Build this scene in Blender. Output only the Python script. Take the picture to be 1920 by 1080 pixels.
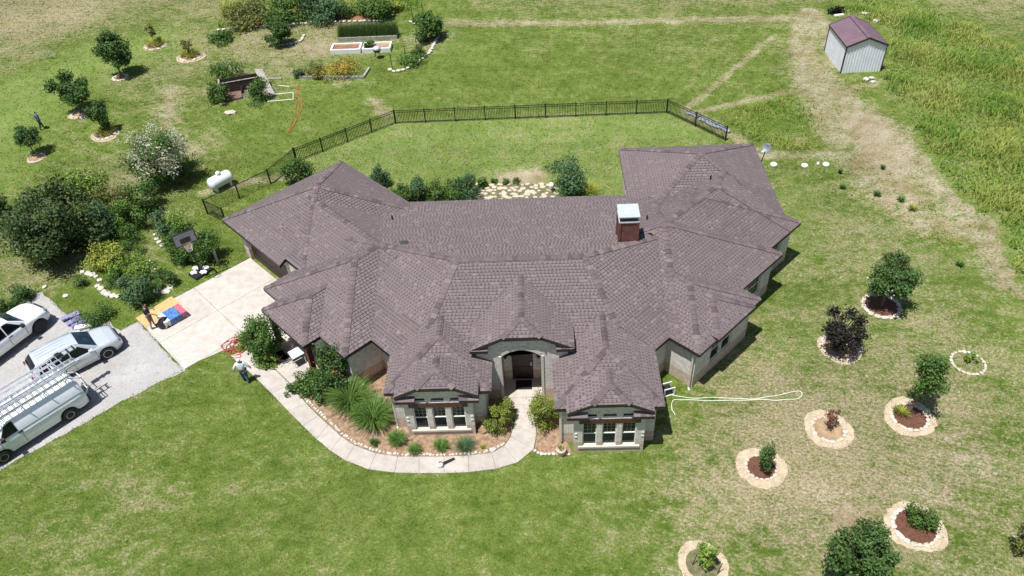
import bpy, bmesh, math, random
import numpy as np
from mathutils import Vector, Matrix, Euler
random.seed(7); RNG = np.random.default_rng(7)
for o in list(bpy.data.objects): bpy.data.objects.remove(o, do_unlink=True)
SC = bpy.context.scene
COL = SC.collection
R2 = math.sqrt(2.0)

# ------------------------------------------------------------------ camera (surveyed from the photograph)
FPX = 1450.0; CAMH = 30.0; YAW = math.radians(2.6)
_d = np.array([1059 - 960, 2190 - 540, FPX]); _d = _d / np.linalg.norm(_d)      # world down in camera axes
_up = -_d; _y = np.array([0, 0, 1.0]) - _up * _up[2]; _y /= np.linalg.norm(_y); _x = np.cross(_y, _up)
_R0 = np.array([_x, _y, _up])
_c, _s = math.cos(YAW), math.sin(YAW)
_RZ = np.array([[_c, -_s, 0], [_s, _c, 0], [0, 0, 1.0]])
RW = _RZ @ _R0                                                                   # camera axes -> world
CAMP = np.array([-( -_s * 26.5), -(_c * 26.5), CAMH])
cam = bpy.data.cameras.new('camera'); camo = bpy.data.objects.new('camera', cam); COL.objects.link(camo)
cam.sensor_width = 36.0; cam.lens = 36.0 * FPX / 1920.0; cam.clip_start = 0.5; cam.clip_end = 3000
_r, _dn, _f = RW[:, 0], RW[:, 1], RW[:, 2]
camo.matrix_world = Matrix(((_r[0], -_dn[0], -_f[0], CAMP[0]), (_r[1], -_dn[1], -_f[1], CAMP[1]),
                            (_r[2], -_dn[2], -_f[2], CAMP[2]), (0, 0, 0, 1)))
SC.camera = camo
SC.render.resolution_x = 1024; SC.render.resolution_y = 576

# ------------------------------------------------------------------ sky, sun, exposure
SUN_EL = math.radians(72.0); SUN_AZ = math.radians(223.0)      # direction (in plan) the sun stands in
world = bpy.data.worlds.new('World'); SC.world = world; world.use_nodes = True
nt = world.node_tree; bg = nt.nodes['Background']
sky = nt.nodes.new('ShaderNodeTexSky'); sky.sky_type = 'NISHITA'; sky.sun_disc = False
sky.sun_elevation = SUN_EL; sky.sun_rotation = math.pi / 2 - SUN_AZ
nt.links.new(sky.outputs[0], bg.inputs[0]); bg.inputs[1].default_value = 0.072
sun = bpy.data.lights.new('sun', 'SUN'); sun.energy = 4.8; sun.angle = math.radians(0.53); sun.color = (1.0, 0.985, 0.965)
suno = bpy.data.objects.new('sun', sun); COL.objects.link(suno)
_sd = Vector((math.cos(SUN_EL) * math.cos(SUN_AZ), math.cos(SUN_EL) * math.sin(SUN_AZ), math.sin(SUN_EL)))
suno.rotation_euler = _sd.to_track_quat('Z', 'Y').to_euler(); suno.location = (0, 0, 60)
vs = SC.view_settings; vs.view_transform = 'Standard'; vs.look = 'None'; vs.exposure = 0.4; vs.gamma = 1.0
vs.use_curve_mapping = False

# ------------------------------------------------------------------ helpers
def G(u, v, z=0.0):
    """plan position (house axes, metres) of the surveyed point seen at (u, v) lying at height z"""
    r = RW @ np.array([u - 960.0, v - 540.0, FPX]); t = (z - CAMP[2]) / r[2]
    p = CAMP + t * r
    return float(p[0]), float(p[1])
def PJ(x, y, z):
    c = RW.T @ (np.array([x, y, z]) - CAMP); return 960 + FPX * c[0] / c[2], 540 + FPX * c[1] / c[2]
def HT(u, v, tv):
    """height of something standing at ground point (u, v) whose top is seen at row tv"""
    x, y = G(u, v); lo, hi = 0.0, 14.0
    for _ in range(40):
        m = (lo + hi) / 2
        if PJ(x, y, m)[1] > tv: lo = m
        else: hi = m
    return lo
def MPP(u, v, z=0.0):
    a = np.array(G(u - 5, v, z)); b = np.array(G(u + 5, v, z)); return float(np.linalg.norm(a - b)) / 10.0
def UV(u, v): return ((u - v) / R2, (u + v) / R2)          # diagonal axes -> x, y

def mesh_data(name, verts, faces, smooth=False, uv=None, col=None, pt=None):
    me = bpy.data.meshes.new(name)
    verts = np.asarray(verts, dtype=np.float32).reshape(-1, 3)
    if isinstance(faces, np.ndarray):
        nf, k = faces.shape
        me.vertices.add(len(verts)); me.vertices.foreach_set('co', verts.ravel())
        me.loops.add(nf * k); me.loops.foreach_set('vertex_index', faces.astype(np.int32).ravel())
        me.polygons.add(nf); me.polygons.foreach_set('loop_start', np.arange(0, nf * k, k, dtype=np.int32))
        me.update(calc_edges=True)
    else:
        me.from_pydata([tuple(map(float, v)) for v in verts], [], [tuple(f) for f in faces]); me.update()
    if smooth: me.polygons.foreach_set('use_smooth', [True] * len(me.polygons))
    if uv is not None:
        l = me.uv_layers.new(name='UVMap'); l.data.foreach_set('uv', np.asarray(uv, dtype=np.float32).ravel())
    if col is not None:                                     # one value triple per face
        a = me.color_attributes.new('Col', 'FLOAT_COLOR', 'CORNER')
        tot = np.array([p.loop_total for p in me.polygons]) if not isinstance(faces, np.ndarray) else np.full(len(faces), faces.shape[1])
        c = np.repeat(np.asarray(col, dtype=np.float32), tot, axis=0)
        if c.shape[1] == 3: c = np.concatenate([c, np.ones((len(c), 1), np.float32)], 1)
        a.data.foreach_set('color', c.ravel())
    if pt is not None:
        for k, vals in pt.items():
            a = me.attributes.new(k, 'FLOAT', 'POINT'); a.data.foreach_set('value', np.asarray(vals, dtype=np.float32))
    return me
def link(name, me, mat=None, parent=None, loc=None, rot=None):
    o = bpy.data.objects.new(name, me); COL.objects.link(o)
    if mat is not None and len(me.materials) == 0: me.materials.append(mat)
    if parent is not None: o.parent = parent
    if loc is not None: o.location = loc
    if rot is not None: o.rotation_euler = rot
    return o
def obj(name, verts, faces, mat, parent=None, loc=None, rot=None, **kw):
    return link(name, mesh_data(name, verts, faces, **kw), mat, parent, loc, rot)
def tag(o, label, cat, group=None):
    o['label'] = label; o['category'] = cat
    if group: o['group'] = group
    return o
def thing(name, label, cat, loc=(0, 0, 0), rz=0.0, group=None):
    o = bpy.data.objects.new(name, None); COL.objects.link(o); o.location = loc; o.rotation_euler = (0, 0, rz)
    o.empty_display_size = 0.2
    return tag(o, label, cat, group)
def struct(o): o['kind'] = 'structure'; return o
def stuff(o): o['kind'] = 'stuff'; return o

class MB:
    """collects simple solids into one mesh"""
    def __init__(s): s.v = []; s.f = []
    def add(s, vs, fs):
        b = len(s.v); s.v += [tuple(map(float, p)) for p in vs]; s.f += [tuple(i + b for i in f) for f in fs]; return s
    def box(s, x0, x1, y0, y1, z0, z1, M=None):
        vs = [(x0, y0, z0), (x1, y0, z0), (x1, y1, z0), (x0, y1, z0), (x0, y0, z1), (x1, y0, z1), (x1, y1, z1), (x0, y1, z1)]
        if M is not None: vs = [tuple(M @ Vector(p)) for p in vs]
        return s.add(vs, [(0, 3, 2, 1), (4, 5, 6, 7), (0, 1, 5, 4), (1, 2, 6, 5), (2, 3, 7, 6), (3, 0, 4, 7)])
    def bar(s, a, b, w, h=None, up=(0, 0, 1)):
        h = h or w; a = Vector(a); b = Vector(b); d = (b - a).normalized(); u = Vector(up)
        if abs(d.dot(u)) > 0.98: u = Vector((1, 0, 0))
        sx = d.cross(u).normalized(); sy = sx.cross(d).normalized()
        vs = []
        for p in (a, b):
            for i, j in ((-1, -1), (1, -1), (1, 1), (-1, 1)): vs.append(p + sx * (i * w / 2) + sy * (j * h / 2))
        return s.add(vs, [(0, 1, 2, 3), (7, 6, 5, 4), (0, 4, 5, 1), (1, 5, 6, 2), (2, 6, 7, 3), (3, 7, 4, 0)])
    def tube(s, pts, r, n=6, cap=True):
        pts = [Vector(p) for p in pts]; rs = r if isinstance(r, (list, tuple)) else [r] * len(pts)
        b = len(s.v); m = len(pts); px = None
        for i, p in enumerate(pts):
            d = (pts[min(i + 1, m - 1)] - pts[max(i - 1, 0)])
            d = d.normalized() if d.length > 1e-9 else Vector((0, 0, 1))
            if px is None:
                u = Vector((0, 0, 1)) if abs(d.z) < 0.9 else Vector((1, 0, 0)); px = d.cross(u).normalized()
            else:
                px = (px - d * px.dot(d)); px = px.normalized() if px.length > 1e-6 else d.orthogonal().normalized()
            py = d.cross(px)
            for k in range(n):
                a = 2 * math.pi * k / n; q = p + (px * math.cos(a) + py * math.sin(a)) * rs[i]; s.v.append(tuple(q))
        for i in range(m - 1):
            for k in range(n):
                k2 = (k + 1) % n; s.f.append((b + i * n + k, b + i * n + k2, b + (i + 1) * n + k2, b + (i + 1) * n + k))
        if cap: s.f.append(tuple(b + k for k in range(n))[::-1]); s.f.append(tuple(b + (m - 1) * n + k for k in range(n)))
        return s
    def cyl(s, a, b, r, n=16): return s.tube([a, b], r, n)
    def lathe(s, prof, n=16, M=None):
        b = len(s.v); m = len(prof)
        for (r, z) in prof:
            for k in range(n):
                a = 2 * math.pi * k / n; p = Vector((r * math.cos(a), r * math.sin(a), z)); s.v.append(tuple(M @ p) if M is not None else tuple(p))
        for i in range(m - 1):
            for k in range(n):
                k2 = (k + 1) % n; s.f.append((b + i * n + k, b + i * n + k2, b + (i + 1) * n + k2, b + (i + 1) * n + k))
        s.f.append(tuple(b + k for k in range(n))[::-1]); s.f.append(tuple(b + (m - 1) * n + k for k in range(n)))
        return s
    def prism(s, poly, z0, z1):
        n = len(poly); vs = [(p[0], p[1], z0) for p in poly] + [(p[0], p[1], z1) for p in poly]
        fs = [tuple(range(n))[::-1], tuple(range(n, 2 * n))] + [(i, (i + 1) % n, n + (i + 1) % n, n + i) for i in range(n)]
        return s.add(vs, fs)
    def build(s, name, mat, parent=None, smooth=False, loc=None, rot=None):
        return link(name, mesh_data(name, s.v, s.f, smooth=smooth), mat, parent, loc, rot)

# ------------------------------------------------------------------ materials
def nmat(name):
    m = bpy.data.materials.new(name); m.use_nodes = True; t = m.node_tree
    return m, t, t.nodes['Principled BSDF']
def N(t, typ, **kw):
    n = t.nodes.new(typ)
    for k, v in kw.items():
        if k == 'inp':
            for a, b in v.items(): n.inputs[a].default_value = b
        else: setattr(n, k, v)
    return n
def L(t, a, b): t.links.new(a, b)
def mixc(t, fac, a, b, blend='MIX'):
    n = t.nodes.new('ShaderNodeMix'); n.data_type = 'RGBA'; n.blend_type = blend
    for sock, v in ((n.inputs[0], fac), (n.inputs[6], a), (n.inputs[7], b)):
        if hasattr(v, 'is_linked'): t.links.new(v, sock)
        elif isinstance(v, (int, float)): sock.default_value = v
        else: sock.default_value = tuple(v) + ((1,) if len(v) == 3 else ())
    return n.outputs[2]
def mth(t, op, a, b=0.0, clamp=False):
    n = t.nodes.new('ShaderNodeMath'); n.operation = op; n.use_clamp = clamp
    for i, v in enumerate((a, b)):
        if hasattr(v, 'is_linked'): t.links.new(v, n.inputs[i])
        else: n.inputs[i].default_value = v
    return n.outputs[0]
def pos(t): return t.nodes.new('ShaderNodeNewGeometry').outputs['Position']
def noise(t, vec, scale, detail=3.0, rough=0.55):
    n = t.nodes.new('ShaderNodeTexNoise'); n.inputs['Scale'].default_value = scale; n.inputs['Detail'].default_value = detail
    n.inputs['Roughness'].default_value = rough
    if vec is not None: t.links.new(vec, n.inputs['Vector'])
    return n.outputs[0]
def ramp(t, fac, a, b):
    n = t.nodes.new('ShaderNodeMapRange'); n.inputs[1].default_value = a; n.inputs[2].default_value = b; n.clamp = True
    t.links.new(fac, n.inputs[0]); return n.outputs[0]
def bump(t, bsdf, h, strength=0.4, dist=0.02):
    b = t.nodes.new('ShaderNodeBump'); b.inputs['Strength'].default_value = strength; b.inputs['Distance'].default_value = dist
    t.links.new(h, b.inputs['Height']); t.links.new(b.outputs[0], bsdf.inputs['Normal'])
def simple(name, col, rough=0.6, metal=0.0, var=0.25, scale=3.0, spec=None, bumps=0.0, coat=0.0, fine=None):
    """plain surface with uneven tone and a little relief"""
    m, t, b = nmat(name)
    p = pos(t); n1 = noise(t, p, scale, 5); f = ramp(t, n1, 0.3, 0.7)
    lo = tuple(c * (1 - var) for c in col); hi = tuple(min(1, c * (1 + var)) for c in col)
    c = mixc(t, f, lo, hi)
    if fine:
        n2 = noise(t, p, fine, 2); c = mixc(t, 0.5, c, mixc(t, ramp(t, n2, 0.35, 0.65), (0.6,) * 3, (1.25,) * 3), 'MULTIPLY') if False else mixc(t, 1.0, c, mixc(t, ramp(t, n2, 0.35, 0.65), (0.78,) * 3, (1.18,) * 3), 'MULTIPLY')
    L(t, c, b.inputs['Base Color']); b.inputs['Roughness'].default_value = rough; b.inputs['Metallic'].default_value = metal
    if spec is not None: b.inputs['Specular IOR Level'].default_value = spec
    if coat: b.inputs['Coat Weight'].default_value = coat; b.inputs['Coat Roughness'].default_value = 0.08
    if bumps: bump(t, b, noise(t, p, fine or scale * 8, 3), bumps, 0.02)
    return m
def leafmat(name, col, trans=0.25, rough=0.6):
    m, t, b = nmat(name)
    a = N(t, 'ShaderNodeAttribute', attribute_name='Col')
    c = mixc(t, 1.0, a.outputs['Color'], col, 'MULTIPLY')
    L(t, c, b.inputs['Base Color']); b.inputs['Roughness'].default_value = rough; b.inputs['Specular IOR Level'].default_value = 0.25
    tr = N(t, 'ShaderNodeBsdfTranslucent'); L(t, c, tr.inputs[0]); mx = N(t, 'ShaderNodeMixShader'); mx.inputs[0].default_value = trans
    L(t, b.outputs[0], mx.inputs[1]); L(t, tr.outputs[0], mx.inputs[2])
    L(t, mx.outputs[0], t.nodes['Material Output'].inputs[0])
    return m
M = {}
def ground_mat():
    m, t, b = nmat('ground_turf'); p = pos(t)
    at = lambda k: N(t, 'ShaderNodeAttribute', attribute_name=k).outputs['Fac']
    mp = N(t, 'ShaderNodeMapping'); mp.inputs['Rotation'].default_value = (0, 0, 0.5); mp.inputs['Scale'].default_value = (1, 1.35, 0.0); L(t, p, mp.inputs[0]); q = mp.outputs[0]
    n0 = noise(t, q, 0.11, 4); n1 = noise(t, q, 0.42, 6, 0.62); n2 = noise(t, q, 1.7, 5, 0.6); n3 = noise(t, q, 6.5, 4, 0.65); n4 = noise(t, q, 26, 2)
    sx = mth(t, 'ADD', mth(t, 'MULTIPLY', mth(t, 'SUBTRACT', n1, 0.5), 1.5), mth(t, 'MULTIPLY', mth(t, 'SUBTRACT', n2, 0.5), 1.9))
    sx = mth(t, 'ADD', sx, mth(t, 'MULTIPLY', mth(t, 'SUBTRACT', n3, 0.5), 1.4))
    sx = mth(t, 'ADD', sx, mth(t, 'MULTIPLY', mth(t, 'SUBTRACT', n0, 0.5), 1.1)); d = mth(t, 'ADD', at('dry'), sx, True)
    g = mixc(t, ramp(t, mth(t, 'ADD', mth(t, 'MULTIPLY', n2, 0.5), mth(t, 'MULTIPLY', n1, 0.5)), 0.36, 0.64), (0.082, 0.132, 0.018), (0.188, 0.238, 0.056))
    g = mixc(t, at('lush'), g, mixc(t, ramp(t, n1, 0.3, 0.7), (0.155, 0.225, 0.05), (0.225, 0.285, 0.08)))
    s = mixc(t, ramp(t, n3, 0.3, 0.7), (0.225, 0.195, 0.095), (0.36, 0.31, 0.19))
    m2 = N(t, 'ShaderNodeMapping'); m2.inputs['Rotation'].default_value = (0, 0, -0.42); m2.inputs['Scale'].default_value = (0.05, 1.15, 0.0); L(t, p, m2.inputs[0]); n5 = noise(t, m2.outputs[0], 1.0, 4, 0.6)
    d = mth(t, 'ADD', d, mth(t, 'MULTIPLY', mth(t, 'SUBTRACT', n5, 0.5), 0.55), True)
    c = mixc(t, ramp(t, d, 0.12, 0.95), g, s)
    n6 = noise(t, q, 3.4, 4, 0.7); c = mixc(t, mth(t, 'MULTIPLY', mth(t, 'MULTIPLY', ramp(t, n6, 0.58, 0.68), ramp(t, at('dry'), 0.16, 0.42)), 0.75), c, (0.42, 0.365, 0.265))
    bb = mth(t, 'ADD', at('bare'), mth(t, 'MULTIPLY', mth(t, 'SUBTRACT', n2, 0.5), 1.8)); bb = mth(t, 'ADD', bb, mth(t, 'MULTIPLY', mth(t, 'SUBTRACT', n3, 0.5), 1.9))
    e = mixc(t, ramp(t, n1, 0.35, 0.65), (0.30, 0.215, 0.13), (0.45, 0.38, 0.285))
    c = mixc(t, mth(t, 'MULTIPLY', ramp(t, bb, 0.3, 0.95), 0.85), c, e)
    c = mixc(t, 1.0, c, mixc(t, ramp(t, n4, 0.3, 0.7), (0.6,) * 3, (1.4,) * 3), 'MULTIPLY')
    c = mixc(t, 1.0, c, mixc(t, ramp(t, n3, 0.3, 0.7), (0.72,) * 3, (1.28,) * 3), 'MULTIPLY')
    c = mixc(t, 1.0, c, mixc(t, ramp(t, n0, 0.3, 0.7), (0.88,) * 3, (1.1,) * 3), 'MULTIPLY')
    L(t, c, b.inputs['Base Color']); b.inputs['Roughness'].default_value = 0.95; b.inputs['Specular IOR Level'].default_value = 0.08
    bump(t, b, mth(t, 'ADD', n4, mth(t, 'MULTIPLY', n3, 1.5)), 0.75, 0.06)
    return m
M['ground'] = ground_mat()
def shingle_mat():
    m, t, b = nmat('roof_shingle'); p = pos(t)
    a = N(t, 'ShaderNodeAttribute', attribute_name='Col').outputs['Color']
    n1 = noise(t, p, 0.7, 4); n4 = noise(t, p, 55, 2)
    c = mixc(t, 1.0, a, mixc(t, ramp(t, n1, 0.3, 0.7), (0.95, 0.95, 0.96), (1.05, 1.04, 1.03)), 'MULTIPLY')
    c = mixc(t, 1.0, c, mixc(t, ramp(t, n4, 0.3, 0.7), (0.72,) * 3, (1.26,) * 3), 'MULTIPLY')
    L(t, c, b.inputs['Base Color']); b.inputs['Roughness'].default_value = 0.92; b.inputs['Specular IOR Level'].default_value = 0.22; b.inputs['Sheen Weight'].default_value = 0.08; b.inputs['Sheen Roughness'].default_value = 0.5; L(t, c, b.inputs['Sheen Tint'])
    bump(t, b, n4, 0.5, 0.01)
    return m
M['shingle'] = shingle_mat()
def cap_mat():
    m, t, b = nmat('ridge_cap_shingle'); oi = N(t, 'ShaderNodeObjectInfo').outputs['Random']
    w = N(t, 'ShaderNodeTexWhiteNoise', noise_dimensions='1D'); L(t, oi, w.inputs['W'])
    cr = t.nodes.new('ShaderNodeValToRGB'); e = cr.color_ramp; e.interpolation = 'CONSTANT'
    e.elements[0].position = 0; e.elements[0].color = (0.128, 0.100, 0.102, 1); e.elements[1].position = 0.45; e.elements[1].color = (0.152, 0.120, 0.118, 1)
    for ps, cc in ((0.72, (0.098, 0.074, 0.078, 1)), (0.9, (0.185, 0.148, 0.138, 1))):
        k = e.elements.new(ps); k.color = cc
    L(t, oi, cr.inputs[0]); n4 = noise(t, pos(t), 45, 2)
    c = mixc(t, 1.0, cr.outputs[0], mixc(t, ramp(t, n4, 0.3, 0.7), (0.8,) * 3, (1.2,) * 3), 'MULTIPLY')
    L(t, c, b.inputs['Base Color']); b.inputs['Roughness'].default_value = 0.92; b.inputs['Specular IOR Level'].default_value = 0.2
    return m
M['cap'] = cap_mat()
def brick_mat():
    m, t, b = nmat('pale_brick'); uv = N(t, 'ShaderNodeUVMap').outputs[0]
    br = t.nodes.new('ShaderNodeTexBrick'); L(t, uv, br.inputs['Vector']); br.inputs['Scale'].default_value = 1.0
    br.inputs['Brick Width'].default_value = 0.235; br.inputs['Row Height'].default_value = 0.08; br.inputs['Mortar Size'].default_value = 0.011
    br.inputs['Color1'].default_value = (0.80, 0.75, 0.69, 1); br.inputs['Color2'].default_value = (0.63, 0.59, 0.54, 1); br.inputs['Mortar'].default_value = (0.43, 0.40, 0.37, 1)
    st = t.nodes.new('ShaderNodeTexBrick'); L(t, uv, st.inputs['Vector']); st.inputs['Scale'].default_value = 1.0
    st.inputs['Brick Width'].default_value = 0.42; st.inputs['Row Height'].default_value = 0.17; st.inputs['Mortar Size'].default_value = 0.014
    st.inputs['Color1'].default_value = (0.50, 0.385, 0.285, 1); st.inputs['Color2'].default_value = (0.60, 0.49, 0.39, 1); st.inputs['Mortar'].default_value = (0.42, 0.36, 0.3, 1)
    z = N(t, 'ShaderNodeSeparateXYZ'); L(t, pos(t), z.inputs[0])
    f = ramp(t, z.outputs[2], 0.745, 0.75)
    n1 = noise(t, pos(t), 5, 4)
    c = mixc(t, f, st.outputs[0], br.outputs[0]); c = mixc(t, 1.0, c, mixc(t, ramp(t, n1, 0.3, 0.7), (0.82, 0.82, 0.84), (1.14, 1.12, 1.1)), 'MULTIPLY')
    L(t, c, b.inputs['Base Color']); b.inputs['Roughness'].default_value = 0.9
    hh = mixc(t, f, st.outputs[1], br.outputs[1]); inv = mth(t, 'SUBTRACT', 1.0, hh); bump(t, b, inv, 0.6, 0.012)
    return m
M['brick'] = brick_mat()
def concrete_mat(name, col, stain=0.12):
    m, t, b = nmat(name); p = pos(t); n0 = noise(t, p, 0.35, 5, 0.6); n1 = noise(t, p, 2.3, 5, 0.65); n4 = noise(t, p, 40, 2)
    oi = N(t, 'ShaderNodeObjectInfo').outputs['Random']
    c = mixc(t, ramp(t, n0, 0.3, 0.7), tuple(k * (1 - stain) for k in col), tuple(k * (1 + stain * .6) for k in col))
    c = mixc(t, 1.0, c, mixc(t, ramp(t, n1, 0.25, 0.6), (0.82, 0.79, 0.76), (1.04,) * 3), 'MULTIPLY')
    c = mixc(t, 1.0, c, mixc(t, ramp(t, n4, 0.3, 0.7), (0.9,) * 3, (1.08,) * 3), 'MULTIPLY')
    c = mixc(t, 1.0, c, mixc(t, oi, (0.95,) * 3, (1.04,) * 3), 'MULTIPLY')
    L(t, c, b.inputs['Base Color']); b.inputs['Roughness'].default_value = 0.85; bump(t, b, n4, 0.25, 0.01)
    return m
M['concrete'] = concrete_mat('driveway_concrete', (0.50, 0.455, 0.405))
M['walk'] = concrete_mat('walkway_concrete', (0.455, 0.41, 0.362))
M['stonewhite'] = simple('white_limestone', (0.54, 0.5, 0.43), 0.9, var=0.2, scale=9, bumps=0.5)
M['stonetan'] = simple('tan_limestone', (0.50, 0.42, 0.32), 0.9, var=0.25, scale=7, bumps=0.5)
M['mortar'] = simple('pale_border_mortar', (0.46, 0.365, 0.25), 0.95, var=0.18, scale=2.5, fine=30, bumps=0.4)
def gravel_mat():
    m, t, b = nmat('gravel'); p = pos(t); n0 = noise(t, p, 0.3, 5, 0.6); n1 = noise(t, p, 2.0, 5, 0.65)
    v = t.nodes.new('ShaderNodeTexVoronoi'); v.inputs['Scale'].default_value = 22; L(t, p, v.inputs['Vector']); n4 = noise(t, p, 50, 2)
    c = mixc(t, ramp(t, n0, 0.3, 0.7), (0.335, 0.32, 0.305), (0.46, 0.445, 0.43))
    c = mixc(t, ramp(t, n1, 0.52, 0.75), c, (0.36, 0.31, 0.25))
    c = mixc(t, 1.0, c, mixc(t, ramp(t, v.outputs['Color'], 0.1, 0.9), (0.86,) * 3, (1.1,) * 3), 'MULTIPLY')
    c = mixc(t, 1.0, c, mixc(t, ramp(t, n4, 0.3, 0.7), (0.85,) * 3, (1.15,) * 3), 'MULTIPLY')
    L(t, c, b.inputs['Base Color']); b.inputs['Roughness'].default_value = 0.95; bump(t, b, v.outputs['Distance'], 0.7, 0.04)
    return m
M['gravel'] = gravel_mat()
M['mulch'] = simple('bark_mulch', (0.285, 0.185, 0.115), 0.95, var=0.45, scale=5, fine=34, bumps=0.9)
M['redmulch'] = simple('dark_red_mulch', (0.125, 0.052, 0.03), 0.95, var=0.4, scale=8, fine=40, bumps=0.9)
M['soil'] = simple('bare_soil', (0.33, 0.225, 0.13), 0.95, var=0.3, scale=3, fine=30, bumps=0.6)
M['redsoil'] = simple('red_garden_soil', (0.26, 0.12, 0.06), 0.95, var=0.3, scale=3, fine=30, bumps=0.6)
M['trim'] = simple('dark_brown_fascia', (0.035, 0.022, 0.02), 0.6, var=0.2)
M['wood'] = simple('red_brown_timber', (0.11, 0.032, 0.018), 0.6, var=0.35, scale=4)
M['beam'] = simple('stained_header_beam', (0.085, 0.036, 0.025), 0.6, var=0.3, scale=6)
M['chim'] = simple('painted_red_brown_siding', (0.15, 0.055, 0.045), 0.65, var=0.3, scale=3)
M['galv'] = simple('galvanised_sheet', (0.62, 0.66, 0.68), 0.42, 0.35, var=0.08, scale=4)
M['vinyl'] = simple('white_vinyl_frame', (0.72, 0.71, 0.68), 0.5, var=0.06)
M['castsill'] = simple('pale_cast_sill', (0.6, 0.55, 0.47), 0.85, var=0.12, scale=6)
def glass_mat(name, col=(0.012, 0.016, 0.02), rough=0.06, sp=0.35):
    m, t, b = nmat(name); n1 = noise(t, pos(t), 1.6, 3)
    c = mixc(t, ramp(t, n1, 0.3, 0.7), tuple(k * 0.7 for k in col), tuple(k * 1.6 for k in col))
    L(t, c, b.inputs['Base Color']); b.inputs['Roughness'].default_value = rough; b.inputs['Specular IOR Level'].default_value = sp
    return m
M['glass'] = glass_mat('window_glass'); M['carglass'] = glass_mat('tinted_car_glass', (0.006, 0.008, 0.01), 0.05)
M['wsglass'] = glass_mat('windscreen_glass', (0.012, 0.028, 0.045), 0.05, 0.25)
M['muntin'] = simple('pale_muntin', (0.32, 0.29, 0.22), 0.6)
M['door'] = simple('dark_oak_door', (0.03, 0.016, 0.011), 0.5, var=0.4, scale=5)
M['garage'] = simple('brown_garage_door', (0.055, 0.03, 0.02), 0.6, var=0.25)
M['black'] = simple('black_metal', (0.012, 0.012, 0.013), 0.5, var=0.2)
M['blackplastic'] = simple('black_plastic', (0.014, 0.014, 0.015), 0.45, var=0.3, scale=5)
M['rubber'] = simple('tyre_rubber', (0.016, 0.016, 0.017), 0.85, var=0.2)
M['alu'] = simple('ladder_aluminium', (0.62, 0.64, 0.66), 0.38, 0.55, var=0.1)
M['rim'] = simple('alloy_rim', (0.42, 0.43, 0.45), 0.35, 0.7, var=0.15)
M['whitepaint'] = simple('white_car_paint', (0.84, 0.86, 0.87), 0.35, var=0.04, scale=1.2, coat=0.6)
M['vanpaint'] = simple('white_van_paint', (0.86, 0.88, 0.95), 0.4, var=0.05, scale=1.5, coat=0.4)
M['silver'] = simple('silver_car_paint', (0.60, 0.64, 0.68), 0.32, 0.3, var=0.04, scale=1.2, coat=0.7)
M['redlamp'] = simple('red_lamp_lens', (0.28, 0.01, 0.012), 0.2, var=0.2)
M['lamp'] = simple('clear_lamp_lens', (0.2, 0.22, 0.25), 0.15, 0.3, var=0.3, scale=12)
M['tank'] = simple('white_tank_paint', (0.72, 0.75, 0.77), 0.45, var=0.06, scale=2)
M['shedwall'] = simple('pale_ribbed_sheet', (0.76, 0.77, 0.84), 0.5, 0.1, var=0.08, scale=1.5)
M['shedroof'] = simple('maroon_ribbed_sheet', (0.20, 0.125, 0.15), 0.4, 0.2, var=0.12, scale=1.5)
M['timber'] = simple('weathered_timber', (0.34, 0.31, 0.27), 0.9, var=0.3, scale=5, fine=40)
M['darktimber'] = simple('dark_bin_boards', (0.05, 0.03, 0.024), 0.9, var=0.35, scale=4)
M['compost'] = simple('brown_compost', (0.17, 0.10, 0.085), 0.95, var=0.35, scale=4, fine=25, bumps=0.8)
M['pvc'] = simple('white_pvc', (0.72, 0.72, 0.62), 0.5, var=0.08)
M['hosered'] = simple('red_air_hose', (0.42, 0.06, 0.05), 0.5, var=0.2, scale=6)
M['hosewhite'] = simple('pale_green_hose', (0.62, 0.72, 0.55), 0.5, var=0.08)
M['hoseorange'] = simple('orange_cord', (0.42, 0.13, 0.045), 0.6, var=0.15)
M['ply'] = simple('osb_board', (0.56, 0.36, 0.15), 0.85, var=0.2, scale=9, fine=40)
M['ball'] = simple('orange_basketball', (0.4, 0.1, 0.04), 0.7)
M['white'] = simple('white_plastic', (0.75, 0.75, 0.73), 0.5, var=0.06)
M['skin'] = simple('skin', (0.38, 0.21, 0.14), 0.6, var=0.1)
M['shirtblack'] = simple('black_shirt_cloth', (0.012, 0.012, 0.014), 0.9, var=0.3, scale=8)
M['shorts'] = simple('grey_shorts_cloth', (0.13, 0.13, 0.15), 0.9, var=0.2, scale=8)
M['hoodie'] = simple('white_hoodie_cloth', (0.62, 0.66, 0.7), 0.9, var=0.08, scale=8)
M['jeans'] = simple('blue_denim', (0.045, 0.09, 0.17), 0.9, var=0.25, scale=10)
M['shirtblue'] = simple('blue_shirt_cloth', (0.04, 0.08, 0.2), 0.9, var=0.25, scale=8)
M['darkcloth'] = simple('dark_trouser_cloth', (0.025, 0.025, 0.035), 0.9, var=0.25, scale=8)
M['hair'] = simple('black_hair', (0.01, 0.008, 0.007), 0.6)
M['shoe'] = simple('dark_shoe', (0.03, 0.028, 0.026), 0.7)
M['bark'] = simple('grey_bark', (0.14, 0.10, 0.07), 0.95, var=0.35, scale=9, bumps=0.6)
M['twig'] = simple('dry_brush_twigs', (0.33, 0.29, 0.24), 0.95, var=0.3, scale=6)
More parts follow.
